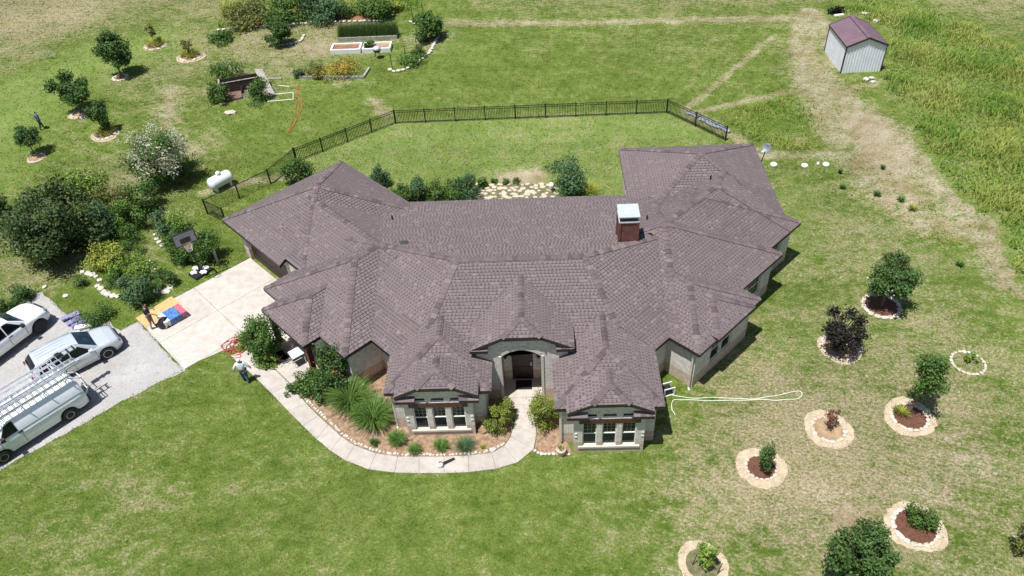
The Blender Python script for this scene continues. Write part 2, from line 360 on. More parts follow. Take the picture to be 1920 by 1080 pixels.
LEAF = dict(dark=leafmat('dark_leaf', (0.076, 0.142, 0.036)), mid=leafmat('mid_leaf', (0.084, 0.158, 0.032)), light=leafmat('bright_leaf', (0.189, 0.287, 0.049)),
            blue=leafmat('blue_green_leaf', (0.085, 0.155, 0.062)), purple=leafmat('purple_black_leaf', (0.022, 0.020, 0.016), 0.1), olive=leafmat('olive_leaf', (0.161, 0.175, 0.049)),
            jun=leafmat('juniper_leaf', (0.056, 0.092, 0.026), 0.15), yellow=leafmat('yellow_green_blade', (0.294, 0.329, 0.056)), grass=leafmat('arching_green_blade', (0.119, 0.210, 0.042)),
            hedge=leafmat('fresh_hedge_leaf', (0.210, 0.252, 0.045)), gold=leafmat('golden_leaf', (0.364, 0.280, 0.049)), flower=leafmat('white_blossom', (0.56, 0.55, 0.40), 0.3), red=leafmat('red_blossom', (0.5, 0.05, 0.03), 0.2), rust=leafmat('rusty_leaf', (0.182, 0.077, 0.049), 0.15),
            straw=leafmat('dry_straw_blade', (0.34, 0.27, 0.15), 0.2))

# ================================================================== GROUND
def P_(pts): return np.array([G(*p) for p in pts])
def inpoly(x, y, poly):
    r = np.zeros(x.shape, bool); n = len(poly)
    for i in range(n):
        x0, y0 = poly[i]; x1, y1 = poly[(i + 1) % n]
        c = ((y0 > y) != (y1 > y)) & (x < (x1 - x0) * (y - y0) / (y1 - y0 + 1e-12) + x0); r ^= c
    return r
def dline(x, y, pl, closed=False):
    d = np.full(x.shape, 1e9); n = len(pl)
    for i in range(n if closed else n - 1):
        a = pl[i]; b = pl[(i + 1) % n]; vx, vy = b[0] - a[0], b[1] - a[1]; q = vx * vx + vy * vy + 1e-12
        t = np.clip(((x - a[0]) * vx + (y - a[1]) * vy) / q, 0, 1); d = np.minimum(d, np.hypot(x - a[0] - t * vx, y - a[1] - t * vy))
    return d
def mpoly(x, y, poly, soft):
    d = dline(x, y, poly, True); s = np.where(inpoly(x, y, poly), d, -d); return np.clip(s / soft * 0.5 + 0.5, 0, 1)
def mline(x, y, pl, w, soft): return np.clip((w + soft - dline(x, y, pl)) / soft, 0, 1)
def blob(x, y, u, v, r):
    c = G(u, v); return np.exp(-((x - c[0]) ** 2 + (y - c[1]) ** 2) / (r * r))
YARD = P_([(1250, 205), (740, 222), (560, 300), (640, 330), (720, 350), (900, 420), (1250, 420), (1380, 320), (1362, 270)])
MEADOW = P_([(1545, 22), (1640, -8), (1760, 22), (1840, 60), (1960, 120), (1990, 560), (1905, 528), (1880, 470), (1868, 410), (1830, 395), (1760, 330), (1715, 250), (1690, 195), (1655, 165), (1650, 135), (1668, 60), (1610, 30)])
FIELD = P_([(-300, -90), (-200, 210), (0, 150), (110, 95), (250, 45), (420, 5), (560, -20), (900, -40), (900, -130)])
FIELD2 = P_([(1690, -20), (1760, 12), (1850, 52), (2000, 110), (2100, -60), (1700, -120), (1000, -80), (900, 0), (1000, 22), (1250, 20), (1480, 18)])
SLOPE = P_([(-60, 330), (-60, 170), (60, 135), (190, 80), (320, 62), (300, 110), (200, 140), (110, 200), (60, 250), (20, 330)])
TRAILS = [(P_([(1285, 205), (1330, 170), (1400, 110), (1450, 68)]), .25, .35), (P_([(1290, 216), (1350, 200), (1430, 183), (1515, 163)]), .3, .4), (P_([(1290, 212), (1340, 235), (1385, 262), (1420, 292), (1600, 290)]), .3, .9),
          (P_([(840, 42), (1000, 44), (1200, 40), (1500, 34)]), .5, 1.0), (P_([(1512, 30), (1505, 90), (1520, 160), (1545, 210), (1570, 260)]), 1.0, 1.8), (P_([(1530, 130), (1600, 200), (1690, 260), (1735, 330), (1800, 390), (1850, 440), (1895, 530)]), .9, 1.4),
          (P_([(1600, 300), (1660, 370), (1740, 420), (1850, 440)]), .8, 1.8), (P_([(1865, 395), (1850, 440)]), .35, .6), (P_([(700, 190), (725, 215)]), .4, .8), (P_([(1560, 120), (1555, 60), (1520, 20)]), .7, 1.0), (P_([(1590, 165), (1680, 150)]), .3, .6),
          (P_([(320, 170), (300, 330)]), .1, 2.0), (P_([(385, 360), (470, 340), (545, 330)]), .45, .5)]
BARE = [(600, 90, 2.5, .45), (520, 100, 2.5, .4), (450, 92, 2.2, .45), (760, 70, 2.5, .4), (840, 62, 2.5, .4), (590, 60, 2, .4), (1700, 300, 1.8, .3), (1720, 380, 1.6, .35), (1600, 215, 2.6, .55), (1650, 250, 3.0, .62), (1640, 300, 3.0, .5), (1480, 95, 1.6, .6), (1465, 130, 1.5, .5), (1690, 350, 2.6, .45), (1500, 260, 1.5, .5), (1560, 100, 1.3, .6), (1600, 150, 1.4, .5),
        (1550, 930, 1.5, .42), (1600, 985, 1.1, .5), (1475, 1010, 1.2, .45), (1500, 880, 1.1, .35), (1680, 900, 1.6, .38), (1840, 880, 1.8, .42), (1880, 1000, 1.5, .4), (1790, 810, 1.5, .36), (1380, 950, 1.3, .3), (1640, 1000, 1.2, .4), (1720, 760, 1.2, .3), (1760, 930, 1.2, .36), (1450, 760, 1.2, .2), (1560, 1040, 1.0, .45),
        (470, 60, 3.0, .3), (620, 100, 3.0, .25), (800, 95, 2.5, .4), (640, 155, 1.3, .6), (690, 155, .8, .5), (575, 240, 1.0, .5), (505, 255, 1.0, .45), (250, 360, 1.2, .45), (345, 395, 1.0, .4), (335, 290, 1.6, .4), (380, 280, 1.5, .4), (285, 470, .8, .5), (255, 470, .6, .5), (180, 565, .5, .3), (60, 540, 1.0, .5), (100, 550, .8, .5), (30, 470, 1.2, .3),
        (325, 700, .3, .5), (320, 780, .35, .5), (340, 490, .6, .3), (955, 335, 1.5, .75), (990, 338, 1.2, .7), (1010, 330, 1.0, .6), (270, 800, .3, .4), (65, 870, .5, .4), (1710, 600, 1.2, .3), (1850, 640, 1.2, .3), (1790, 540, 1.4, .3), (1620, 420, 1.2, .35), (155, 225, .8, .6), (225, 150, .6, .6)]
DRY = [(60, 500, 4, 0.35), (150, 500, 2.5, 0.30), (280, 480, 2, 0.30), (250, 360, 3, 0.30), (300, 330, 3, 0.25), (320, 400, 2, 0.22), (380, 270, 3, 0.20), (1350, 700, 3.5, 0.18), (1450, 820, 4, 0.20), (1600, 800, 5, 0.16), (1700, 650, 5, 0.12), (1480, 620, 3, 0.12), (1650, 480, 4, 0.10), (300, 920, 5, 0.05), (850, 980, 5, 0.04), (1000, 90, 6, 0.12), (900, 170, 4, 0.10), (1250, 90, 5, 0.14), (470, 40, 9, 0.45), (600, 70, 7, 0.50), (330, 180, 6, 0.33), (280, 130, 5, 0.30), (290, 300, 4, 0.35), (500, 130, 4, 0.25), (1350, 60, 7, 0.18), (1100, 100, 6, 0.06), (1480, 330, 4, 0.15), (1560, 400, 5, 0.20), (1650, 450, 5, 0.19), (1480, 560, 3.5, 0.15), (1450, 500, 3, 0.15), (1800, 600, 6, 0.15), (1600, 700, 6, 0.17), (1450, 700, 4, 0.17), (1350, 800, 4, 0.16), (1500, 900, 5, 0.24), (1700, 900, 6, 0.24), (1850, 800, 6, 0.21), (1850, 1000, 6, 0.21), (1600, 1050, 4, 0.24), (1350, 980, 4, 0.19), (1250, 900, 3, 0.09),
       (100, 950, 6, 0.08), (300, 1040, 5, 0.07), (80, 1050, 4, 0.09), (600, 1030, 5, 0.05), (900, 1050, 5, 0.05), (1100, 980, 4, 0.05), (450, 800, 3, 0.04), (420, 900, 2, -0.10), (700, 940, 4, -0.12), (1000, 900, 2.5, -0.20), (900, 920, 3, -0.20), (1150, 880, 2, -0.20), (420, 780, 2.5, -0.15), (1000, 140, 5, -0.20), (880, 110, 4, -0.28), (700, 180, 4, -0.20), (560, 200, 4, -0.20), (640, 215, 3, -0.15), (430, 230, 5, -0.10), (1440, 230, 3, -0.25), (1340, 150, 3, 0.05), (1260, 120, 4, -0.10), (230, 560, 3, -0.30), (170, 540, 2, -0.25), (430, 350, 2.2, -0.30), (480, 330, 2.2, -0.30), (460, 300, 2, 0.00), (390, 440, 2, -0.20), (60, 320, 4, 0.10), (200, 300, 4, 0.10), (30, 480, 3, 0.30), (60, 420, 3, 0.25),
       (1480, 660, 1.2, -0.25), (1440, 560, 1.0, -0.25), (1260, 730, .9, -0.35), (1290, 760, .9, -0.20)]
LUSH = [(1700, 500, 2.5, .3), (1475, 430, 2.5, .45), (1460, 390, 2.0, .4), (1490, 360, 2, .5), (700, 1000, 4, .15), (350, 120, 3, .2), (830, 100, 3, .15), (1640, 640, 3, .2), (1470, 640, 2.5, .35)]
def ground_attrs(x, y):
    dry = np.full(x.shape, -0.04); bare = np.full(x.shape, -0.3); lush = np.zeros(x.shape)
    far = np.clip((np.hypot(x, y - 10) - 55) / 25, 0, 1); dry += far * .5
    for (u, v, r, a) in DRY: dry += blob(x, y, u, v, r) * a
    for (u, v, r, a) in LUSH: lush += blob(x, y, u, v, r) * a
    k = mpoly(x, y, FIELD, 5.0); dry += k * .55
    k2 = mpoly(x, y, FIELD2, 3.0); dry += k2 * .5; bare += k2 * .25
    sl = mpoly(x, y, SLOPE, 2.5); lush += sl * .95; dry -= sl * .25
    yd = mpoly(x, y, YARD, .5); dry = dry * (1 - yd) + yd * .06; lush += yd * .8
    md = mpoly(x, y, MEADOW, .6); dry = dry * (1 - md) + md * .12; lush += md * .5
    for (u, v, r, a) in BARE: bare += blob(x, y, u, v, r) * a * 1.65
    for pl, w, s in TRAILS: bare = np.maximum(bare, mline(x, y, pl, w * .8, s * 1.3) * 1.05 - .3)
    bare = np.where(md > .6, np.minimum(bare, -.2), bare)
    return dry, np.clip(bare, -.4, 1), np.clip(lush, 0, 1)
_xs = np.concatenate([[-900, -500, -300, -180, -120, -95], np.arange(-80, 62.1, .5), [75, 100, 150, 260, 500, 900]])
_ys = np.concatenate([[-700, -300, -120, -60, -32], np.arange(-20, 74.1, .5), [85, 100, 130, 190, 300, 500, 900]])
gx, gy = np.meshgrid(_xs, _ys); ny, nx = gx.shape
dry, bare, lush = ground_attrs(gx.ravel(), gy.ravel())
_i = np.arange(nx * ny).reshape(ny, nx)
gf = np.stack([_i[:-1, :-1], _i[:-1, 1:], _i[1:, 1:], _i[1:, :-1]], -1).reshape(-1, 4)
gv = np.stack([gx.ravel(), gy.ravel(), np.zeros(gx.size)], 1)
struct(obj('ground', gv, gf, M['ground'], pt=dict(dry=dry, bare=bare, lush=lush), smooth=True))

# ---- paved sheets
def sheet(name, poly, z, mat, th=0.0):
    m = MB(); m.prism([tuple(p) for p in poly], -0.05, z); return m.build(name, mat)
def ccw(poly):
    a = sum(poly[i][0] * poly[(i + 1) % len(poly)][1] - poly[(i + 1) % len(poly)][0] * poly[i][1] for i in range(len(poly)))
    return poly if a > 0 else poly[::-1]
def wavy(poly, amp, step, seed=0):
    """resample a closed outline and roughen it"""
    r = np.random.default_rng(seed); out = []; n = len(poly)
    for i in range(n):
        a = np.array(poly[i]); b = np.array(poly[(i + 1) % n]); l = np.linalg.norm(b - a); k = max(1, int(l / step))
        for j in range(k): out.append(a + (b - a) * j / k + r.normal(0, amp, 2))
    return [tuple(p) for p in out]
GRAVEL = [UV(-11.47, 19.75), (G(228, 620)), (G(205, 606)), (G(165, 612)), (G(128, 596)), (G(100, 568)), (G(78, 548)), (G(58, 552)), (G(20, 585)), (-34, 6.2), (-42, 0), (-44, -18), (-34, -14), G(0, 882), G(60, 848), G(160, 793), G(250, 742), UV(-11.47, 14.0)]
struct(sheet('gravel_parking', ccw(wavy(GRAVEL, .06, .5, 3)), .018, M['gravel']))
drive = struct(bpy.data.objects.new('driveway', None)); COL.objects.link(drive)
def slab(poly, z, mat, parent, gap=.006):
    c = np.mean(np.array(poly), 0); q = []
    for p in poly:
        d = c - np.array(p); q.append(tuple(np.array(p) + d / max(1e-6, np.linalg.norm(d)) * gap))
    q = ccw(q); n = len(q); top = [tuple(np.array(p) + (c - np.array(p)) / max(.01, np.linalg.norm(c - np.array(p))) * .012) for p in q]
    v = [(p[0], p[1], -.03) for p in q] + [(p[0], p[1], z - .008) for p in q] + [(p[0], p[1], z) for p in top]
    f = [tuple(range(2 * n, 3 * n))]
    for k in (0, 1):
        for i in range(n): f.append((k * n + i, k * n + (i + 1) % n, (k + 1) * n + (i + 1) % n, (k + 1) * n + i))
    return obj('slab', v, f, mat, parent)
for (u0, u1) in ((-11.45, -7.83), (-7.82, -3.96)):
    for (v0, v1) in ((14.0, 16.95), (16.96, 19.9)):
        slab([UV(u0, v0), UV(u1, v0), UV(u1, v1), UV(u0, v1)], .05, M['concrete'], drive)
slab([UV(-10.6, 13.99), G(437, 650), G(462, 646), G(447, 604), G(470, 588), UV(-7.1, 11.7), UV(-6.6, 12.2), UV(-6.6, 13.99)], .042, M['concrete'], drive)
slab([UV(-6.59, 13.99), UV(-6.59, 11.6), UV(-5.82, 11.6), UV(-5.82, 13.99)], .038, M['concrete'], drive)
WALK = [((432, 668), (468, 655)), ((470, 700), (512, 690)), ((509, 738), (545, 722)), ((540, 771), (575, 758)), ((568, 799), (597, 780)), ((594, 824), (616, 797)), ((620, 846), (640, 819)), ((648, 864), (665, 836)), ((692, 881), (706, 851)), ((740, 887), (746, 857)), ((786, 888), (786, 857)), ((833, 888), (833, 857)), ((879, 886), (879, 855)), ((930, 880), (922, 850)),
        ((970, 868), (946, 836)), ((1001, 843), (957, 820)), ((1006, 815), (964, 798)), ((1002, 783), (968, 770)), ((1003, 762), (953, 757)), ((1017, 746), (946, 748))]
walk = struct(bpy.data.objects.new('walkway', None)); COL.objects.link(walk)
for i in range(len(WALK) - 1):
    a, b = WALK[i], WALK[i + 1]; slab([G(*a[0]), G(*b[0]), G(*b[1]), G(*a[1])], .05, M['walk'], walk)
slab([G(512, 689), G(545, 720), G(600, 700), G(560, 660)], .044, M['walk'], walk)
slab([(-.72, -.78), (1.25, -.78), (1.25, .5), (-.72, .5)], .052, M['walk'], walk)
FBED = [G(547, 724), G(577, 758), G(599, 780), G(618, 797), G(642, 819), G(667, 836), G(708, 851), G(748, 857), G(833, 857), G(879, 855), G(921, 850), G(945, 835), G(956, 819), G(963, 798), G(967, 770), G(952, 757), (-1.3, -.6), (-6, 2.5), (-8.2, 2.0), G(602, 700)]
struct(sheet('mulch_bed', ccw(FBED), .03, M['mulch']))
struct(sheet('mulch_bed', ccw([G(1003, 783), G(1007, 815), G(1002, 845), G(1010, 852), G(1074, 852), (2.3, -3.5), (1.6, -.6), G(1004, 762)]), .03, M['mulch']))
struct(sheet('mulch_bed', ccw([G(449, 602), G(460, 645), G(490, 672), G(520, 690), G(558, 662), UV(-6.6, 8.2), UV(-6.9, 11.3)]), .036, M['soil']))
def stone_mesh(seed, flat=.55):
    r = random.Random(seed); bm = bmesh.new(); bmesh.ops.create_icosphere(bm, subdivisions=1, radius=1.0)
    for v in bm.verts: v.co = Vector((v.co.x * r.uniform(.75, 1.15), v.co.y * r.uniform(.75, 1.15), max(-.35, v.co.z * flat * r.uniform(.7, 1.1))))
    me = bpy.data.meshes.new('stone'); bm.to_mesh(me); bm.free(); return me
def stone_set(mat):
    l = [stone_mesh(i) for i in range(6)]
    for m in l: m.materials.append(mat)
    return l
STW, STT = stone_set(M['stonewhite']), stone_set(M['stonetan'])
def put_stone(parent, x, y, r, z=.03, sset=None, sy=1.0, rz=None, name='stone'):
    o = bpy.data.objects.new(name, random.choice(sset or STW)); COL.objects.link(o)
    p = parent.location if parent else Vector((0, 0, 0)); o.parent = parent; o.location = (x - p.x, y - p.y, z - p.z)
    o.scale = (r, r * sy, r * random.uniform(.75, 1.1)); o.rotation_euler = (0, 0, random.uniform(0, 6.28) if rz is None else rz); return o
def row_points(pl, step):
    out = []; acc = 0.0
    for i in range(len(pl) - 1):
        a = np.array(pl[i]); b = np.array(pl[i + 1]); l = np.linalg.norm(b - a); t = acc
        while t < l: out.append((*(a + (b - a) * t / l), math.atan2(b[1] - a[1], b[0] - a[0]))); t += step * random.uniform(.8, 1.25)
        acc = t - l
    return out
edge = thing('stone_edging', 'row of small white stones between the mulch bed and the curved walkway', 'edging')
for x, y, a in row_points([G(u + 2, v - 4) for u, v in [(547, 724), (577, 758), (599, 780), (618, 797), (642, 819), (667, 836), (708, 851), (748, 857), (833, 857), (879, 855), (921, 850), (945, 835)]], .17): put_stone(edge, x + random.uniform(-.04, .04), y + random.uniform(-.04, .04), random.uniform(.06, .105), .05)
edge = thing('stone_edging', 'row of small white stones below the bed right of the entry path', 'edging')
for x, y, a in row_points([G(1003, 846), G(1012, 852), G(1045, 852), G(1074, 853)], .18): put_stone(edge, x, y, random.uniform(.07, .12), .05)
edge = thing('stone_edging', 'row of white stones round the green bush bed beside the driveway', 'edging')
for x, y, a in row_points([G(452, 645), G(487, 672), G(500, 684), G(520, 691), G(545, 683), G(556, 668)], .2): put_stone(edge, x, y, random.uniform(.07, .13), .05)

# ================================================================== HOUSE
house = thing('house', 'sprawling pale brick house with brown shingle hip roofs and angled wings', 'house')
ZE, PS = 2.8, 0.5
NU, NV = (1 / R2, 1 / R2), (-1 / R2, 1 / R2)
def pl(n, c, s=PS, z=ZE): return dict(n=n, c=c, s=s, z=z)          # rises from the line n.p = c at height z
def neg(n): return (-n[0], -n[1])
def uP(c, **k): return pl(NU, c, **k)
def uM(c, **k): return pl(neg(NU), -c, **k)
def vP(c, **k): return pl(NV, c, **k)
def vM(c, **k): return pl(neg(NV), -c, **k)
def xP(c, **k): return pl((1, 0), c, **k)
def xM(c, **k): return pl((-1, 0), -c, **k)
def yP(c, **k): return pl((0, 1), c, **k)
def yM(c, **k): return pl((0, -1), -c, **k)
def hz(p, x, y): return p['z'] + p['s'] * (p['n'][0] * x + p['n'][1] * y - p['c'])
# each piece: sloping planes, vertical cuts (n, c) keeping n.p >= c, sink
PIECES = [
 ('main', [yM(12.8, s=.29), yP(-1.35), uP(-4.5), vP(-5.0)], [((1, 0), -9.5), ((-1, 0), -9.5), ((0, 1), -.1)], -.015),
 ('left_front', [uP(-4.5)], [(NV, 3.9), (neg(NV), -8.2), (neg(NU), 2.7)], -.011),
 ('right_front', [vP(-5.0)], [(NU, 3.6), (neg(NU), -6.6), (neg(NV), 3.2)], -.011),
 ('left_wing', [uP(-4.5), uM(3.1)], [(NV, 8.0), (neg(NV), -16.6), (NU, -4.02)], -.008),
 ('garage', [uP(-4.5), uM(4.36), vP(12.04), vM(20.9)], [(NU, -4.02)], 0.0),
 ('garage_eave', [uP(-4.5), vM(20.9)], [(NV, 14.35), (neg(NU), 3.2)], .012),
 ('side_wing', [uP(-6.15), vP(5.74), vM(13.34)], [(neg(NU), .72)], .004),
 ('porch', [uP(-7.15), vP(7.88), vM(11.88)], [(neg(NU), 3.7)], .004),
 ('right_hip', [vP(-5.65), uM(15.05), uP(5.67), vM(3.73)], [], .004),
 ('right_wing', [vP(-4.9), vM(3.4), xM(15.62)], [(NU, 9.5), ((0, -1), -12.5)], -.004),
 ('right_corner', [vP(-4.9), vM(3.4), uM(18.31)], [(NU, 13.0)], -.009),
 ('rear_bedroom', [xP(6.78), xM(15.62), yP(9.32), yM(18.16)], [], .003),
 ('right_front_hip', [vP(-6.78), uP(5.68), uM(11.09)], [(neg(NV), 2.6)], .008),
 ('gablet', [vP(-6.95, z=2.98), uP(7.0, z=2.98), uM(10.2, z=2.98)], [(neg(NV), 4.6)], .0),
 ('front_right', [xP(1.78), xM(6.73), yP(-3.87)], [((0, -1), -1.7)], .0),
 ('front_right_bay', [xP(1.78), xM(6.73), yP(-6.01)], [((1, 0), 2.32), ((-1, 0), -6.18), ((0, 1), -4.38), ((0, -1), 2.6)], .012),
 ('front_left', [xP(-6.15), xM(-1.14), yP(-2.69)], [((0, -1), -2.2)], .0),
 ('front_left_bay', [xP(-6.15), xM(-1.14), yP(-4.83)], [((1, 0), -5.58), ((-1, 0), 1.71), ((0, 1), -3.2), ((0, -1), 1.4)], .012),
 ('entry', [xP(-2.15, z=3.76), xM(2.82, z=3.76), yP(-2.58, z=3.76)], [((0, 1), -1.02), ((0, -1), -3.6)], .0),
]
def clip(poly, f):
    """poly: list of (x, y, label of edge to next); keep f >= 0; new edge gets label lab"""
    def go(lab):
        out = []; n = len(poly)
        for i in range(n):
            a, b = poly[i], poly[(i + 1) % n]; fa, fb = f(a[0], a[1]), f(b[0], b[1])
            if fa >= 0:
                out.append(a if fb >= 0 else a)
                if fb < 0:
                    t = fa / (fa - fb); out.append((a[0] + (b[0] - a[0]) * t, a[1] + (b[1] - a[1]) * t, lab))
            elif fb >= 0:
                t = fa / (fa - fb); out.append((a[0] + (b[0] - a[0]) * t, a[1] + (b[1] - a[1]) * t, a[2]))
        return out
    return go
def piece_faces(planes, cuts):
    res = []
    for i, p in enumerate(planes):
        poly = [(-60, -60, 'inf'), (60, -60, 'inf'), (60, 60, 'inf'), (-60, 60, 'inf')]
        for j, q in enumerate(planes):
            if j == i: poly = clip(poly, lambda x, y, p=p: p['n'][0] * x + p['n'][1] * y - p['c'])('eave')
            else: poly = clip(poly, lambda x, y, p=p, q=q: hz(q, x, y) - hz(p, x, y))(('hip', j))
            if len(poly) < 3: break
        for n, c in cuts:
            if len(poly) >= 3: poly = clip(poly, lambda x, y, n=n, c=c: n[0] * x + n[1] * y - c)('cut')
        res.append(poly if len(poly) >= 3 else [])
    return res
FACES = {nm: piece_faces(ps, cs) for nm, ps, cs, sk in PIECES}
PSK = {nm: (ps, cs, sk) for nm, ps, cs, sk in PIECES}
def piece_z(nm, x, y):
    ps, cs, sk = PSK[nm]
    for n, c in cs:
        if n[0] * x + n[1] * y < c: return -1
    z = min(hz(p, x, y) for p in ps)
    return z + sk if z >= min(p['z'] for p in ps) - .001 else -1
def top_other(nm, x, y): return max(piece_z(k, x, y) for k in PSK if k != nm)
TAB_COLS = np.array([(0.168, 0.137, 0.140), (0.178, 0.145, 0.147), (0.188, 0.154, 0.154), (0.2, 0.164, 0.163)])
BASE_COL = np.array((0.178, 0.144, 0.142))
def build_roof():
    exposure = .175; capn = []
    for nm, ps, cs, sk in PIECES:
        sec = MB(); th = .2
        V, F, C = [], [], []
        for i, poly in enumerate(FACES[nm]):
            if len(poly) < 3: continue
            p = ps[i]
            tv = [(x, y, hz(p, x, y) + sk) for x, y, _ in poly]; n = len(tv)
            sec.add([(x, y, z - .012) for x, y, z in tv], [tuple(range(n))])
            sec.add([(x, y, z - th) for x, y, z in tv], [tuple(range(n))[::-1]])
            for k in range(n):
                a, b = tv[k], tv[(k + 1) % n]
                if poly[k][2] in ('eave', 'cut', 'inf'):
                    sec.add([(a[0], a[1], a[2] - .012), (b[0], b[1], b[2] - .012), (b[0], b[1], b[2] - th), (a[0], a[1], a[2] - th)], [(0, 3, 2, 1)])
            # courses: s along the eave, d up the slope (plan distance)
            nx_, ny_ = p['n']; sx_, sy_ = ny_, -nx_
            cosl = 1 / math.sqrt(1 + p['s'] ** 2); e = exposure * cosl
            nrm = np.array((-p['s'] * nx_, -p['s'] * ny_, 1.0)) * cosl
            dd = [nx_ * x + ny_ * y - p['c'] for x, y, _ in poly]; d1 = max(dd); d0 = min(dd); k = int(math.floor(d0 / e)); pl2 = [(x, y) for x, y, _ in poly]
            flat = lambda x, y: np.array((x, y, hz(p, x, y) + sk))
            rr = random.Random(hash((nm, i)) & 0xffff)
            while k * e < d1:
                a0, a1 = k * e, (k + 1) * e
                q = [(x, y, 0) for x, y in pl2]
                q = clip(q, lambda x, y: nx_ * x + ny_ * y - p['c'] - a0)(0)
                if len(q) >= 3: q = clip(q, lambda x, y: a1 - (nx_ * x + ny_ * y - p['c']))(0)
                if len(q) >= 3:
                    cx = sum(t[0] for t in q) / len(q); cy = sum(t[1] for t in q) / len(q)
                    b = len(V)
                    for t in q:
                        dd_ = nx_ * t[0] + ny_ * t[1] - p['c']; lift = .028 * (1 - (dd_ - a0) / e)
                        V.append(flat(t[0], t[1]) + nrm * lift)
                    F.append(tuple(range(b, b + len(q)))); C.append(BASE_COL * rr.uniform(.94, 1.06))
                    ss = [sx_ * t[0] + sy_ * t[1] for t in q]
                    lo = [s for s, t in zip(ss, q) if abs(nx_ * t[0] + ny_ * t[1] - p['c'] - a0) < 1e-4]; hi = [s for s, t in zip(ss, q) if abs(nx_ * t[0] + ny_ * t[1] - p['c'] - a1) < 1e-4]
                    if len(lo) >= 2:
                        l0, l1 = min(lo), max(lo)
                        P0 = lambda s, d: np.array((sx_ * s + nx_ * (d + p['c']), sy_ * s + ny_ * (d + p['c'])))
                        A, B = P0(l0, a0), P0(l1, a0); b = len(V)
                        V += [flat(*A) + nrm * .028, flat(*B) + nrm * .028, flat(*B) - nrm * .004, flat(*A) - nrm * .004]; F.append((b, b + 1, b + 2, b + 3)); C.append(BASE_COL * .5)  # butt edge coloured darker: the shadow line under each course is painted in
                        if len(hi) >= 2: l0, l1 = max(l0, min(hi)), min(l1, max(hi))
                        s = l0 + rr.uniform(0, .12); run = (k % 2) * .12 + s
                        s = l0 + ((k * .137) % .25)
                        while s < l1 - .06:
                            w = rr.uniform(.09, .11) if rr.random() < .93 else rr.uniform(.16, .2); s1 = min(s + w, l1)
                            A = P0((s + s1) / 2, (a0 + a1) / 2)
                            if top_other(nm, *A) < piece_z_fast(p, sk, *A) + .05:
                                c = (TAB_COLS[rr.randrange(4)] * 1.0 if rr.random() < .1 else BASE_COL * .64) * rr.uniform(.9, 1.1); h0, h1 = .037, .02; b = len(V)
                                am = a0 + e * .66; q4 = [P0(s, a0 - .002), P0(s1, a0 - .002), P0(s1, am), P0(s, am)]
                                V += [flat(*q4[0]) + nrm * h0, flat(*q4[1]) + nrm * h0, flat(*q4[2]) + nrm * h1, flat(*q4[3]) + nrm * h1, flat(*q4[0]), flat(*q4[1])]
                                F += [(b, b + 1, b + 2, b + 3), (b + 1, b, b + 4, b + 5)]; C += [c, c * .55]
                            s = s1 + rr.uniform(.085, .105)
                k += 1
            # hip and ridge caps
            for kk in range(len(poly)):
                lab = poly[kk][2]
                if isinstance(lab, tuple) and lab[1] > i:
                    a = poly[kk]; b = poly[(kk + 1) % len(poly)]; a = flat(a[0], a[1]); b = flat(b[0], b[1])
                    ln = np.linalg.norm(b - a)
                    if ln < .3: continue
                    if a[2] > b[2]: a, b = b, a
                    q = ps[lab[1]]; nq = np.array((-q['s'] * q['n'][0], -q['s'] * q['n'][1], 1.0)); nq /= np.linalg.norm(nq)
                    m_ = int(ln / .27); t = (b - a) / ln
                    for j in range(m_):
                        c_ = a + t * (j + .5) * ln / m_
                        if j == 0 and a[2] < min(q_['z'] for q_ in ps) + .05: c_ = c_ + t * .1
                        if top_other(nm, c_[0], c_[1]) < c_[2] + .03: capn.append((c_, t, nrm, nq, ln / m_))
        so = sec.build('roof_section', M['trim'], house)
        ck = np.array(C)
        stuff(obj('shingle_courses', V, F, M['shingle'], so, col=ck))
    return capn
def piece_z_fast(p, sk, x, y): return hz(p, x, y) + sk
caps = build_roof()
def cap_mesh(t, n1, n2, ln):
    s1 = np.cross(n1, t); s2 = np.cross(n2, t); up = (n1 + n2); up /= np.linalg.norm(up)
    if s1.dot(n2) > 0: s1 = -s1
    if s2.dot(n1) > 0: s2 = -s2
    # wings run down each slope: pick the direction leaving the other plane
    w = .15; L2 = ln * .5
    pts = []
    for (tt, h) in ((-L2 * 1.04, .066), (L2, .042)):
        for sv, k in ((s1, w), (None, 0), (s2, w)):
            b = t * tt + up * h
            if sv is not None: b = t * tt + sv * k + (n1 if sv is s1 else n2) * h
            pts.append(b)
    for sv, k in ((s1, w), (None, 0), (s2, w)):
        b = t * (-L2 * 1.04) + up * .012
        if sv is not None: b = t * (-L2 * 1.04) + sv * k + (n1 if sv is s1 else n2) * .012
        pts.append(b)
    return pts, [(0, 1, 4, 3), (1, 2, 5, 4), (0, 6, 7, 1), (1, 7, 8, 2)]
def capdist(c): return np.linalg.norm(c[0] - CAMP)
caps.sort(key=capdist)
CAPCACHE = {}; CV, CF, CC = [], [], []
capp = bpy.data.objects.new('ridge_line', None); COL.objects.link(capp); capp.parent = house
for k, (c, t, n1, n2, ln) in enumerate(caps):
    key = tuple(np.round(np.concatenate([t, n1, n2, [ln]]), 3))
    if key not in CAPCACHE:
        pts, fs = cap_mesh(t, n1, n2, ln); me = mesh_data('ridge_cap', pts, fs); me.materials.append(M['cap']); CAPCACHE[key] = (me, pts, fs)
    me, pts, fs = CAPCACHE[key]
    if k < 300:
        o = bpy.data.objects.new('ridge_cap', me); COL.objects.link(o); o.parent = capp; o.location = c
    else:
        b = len(CV); CV += [tuple(c + q) for q in pts]; CF += [tuple(i + b for i in f) for f in fs]
        col = np.array(random.choice([(0.128, 0.100, 0.102)] * 4 + [(0.152, 0.120, 0.118)] * 3 + [(0.098, 0.074, 0.078)] * 2 + [(0.185, 0.148, 0.138)])); CC += [col] * 4
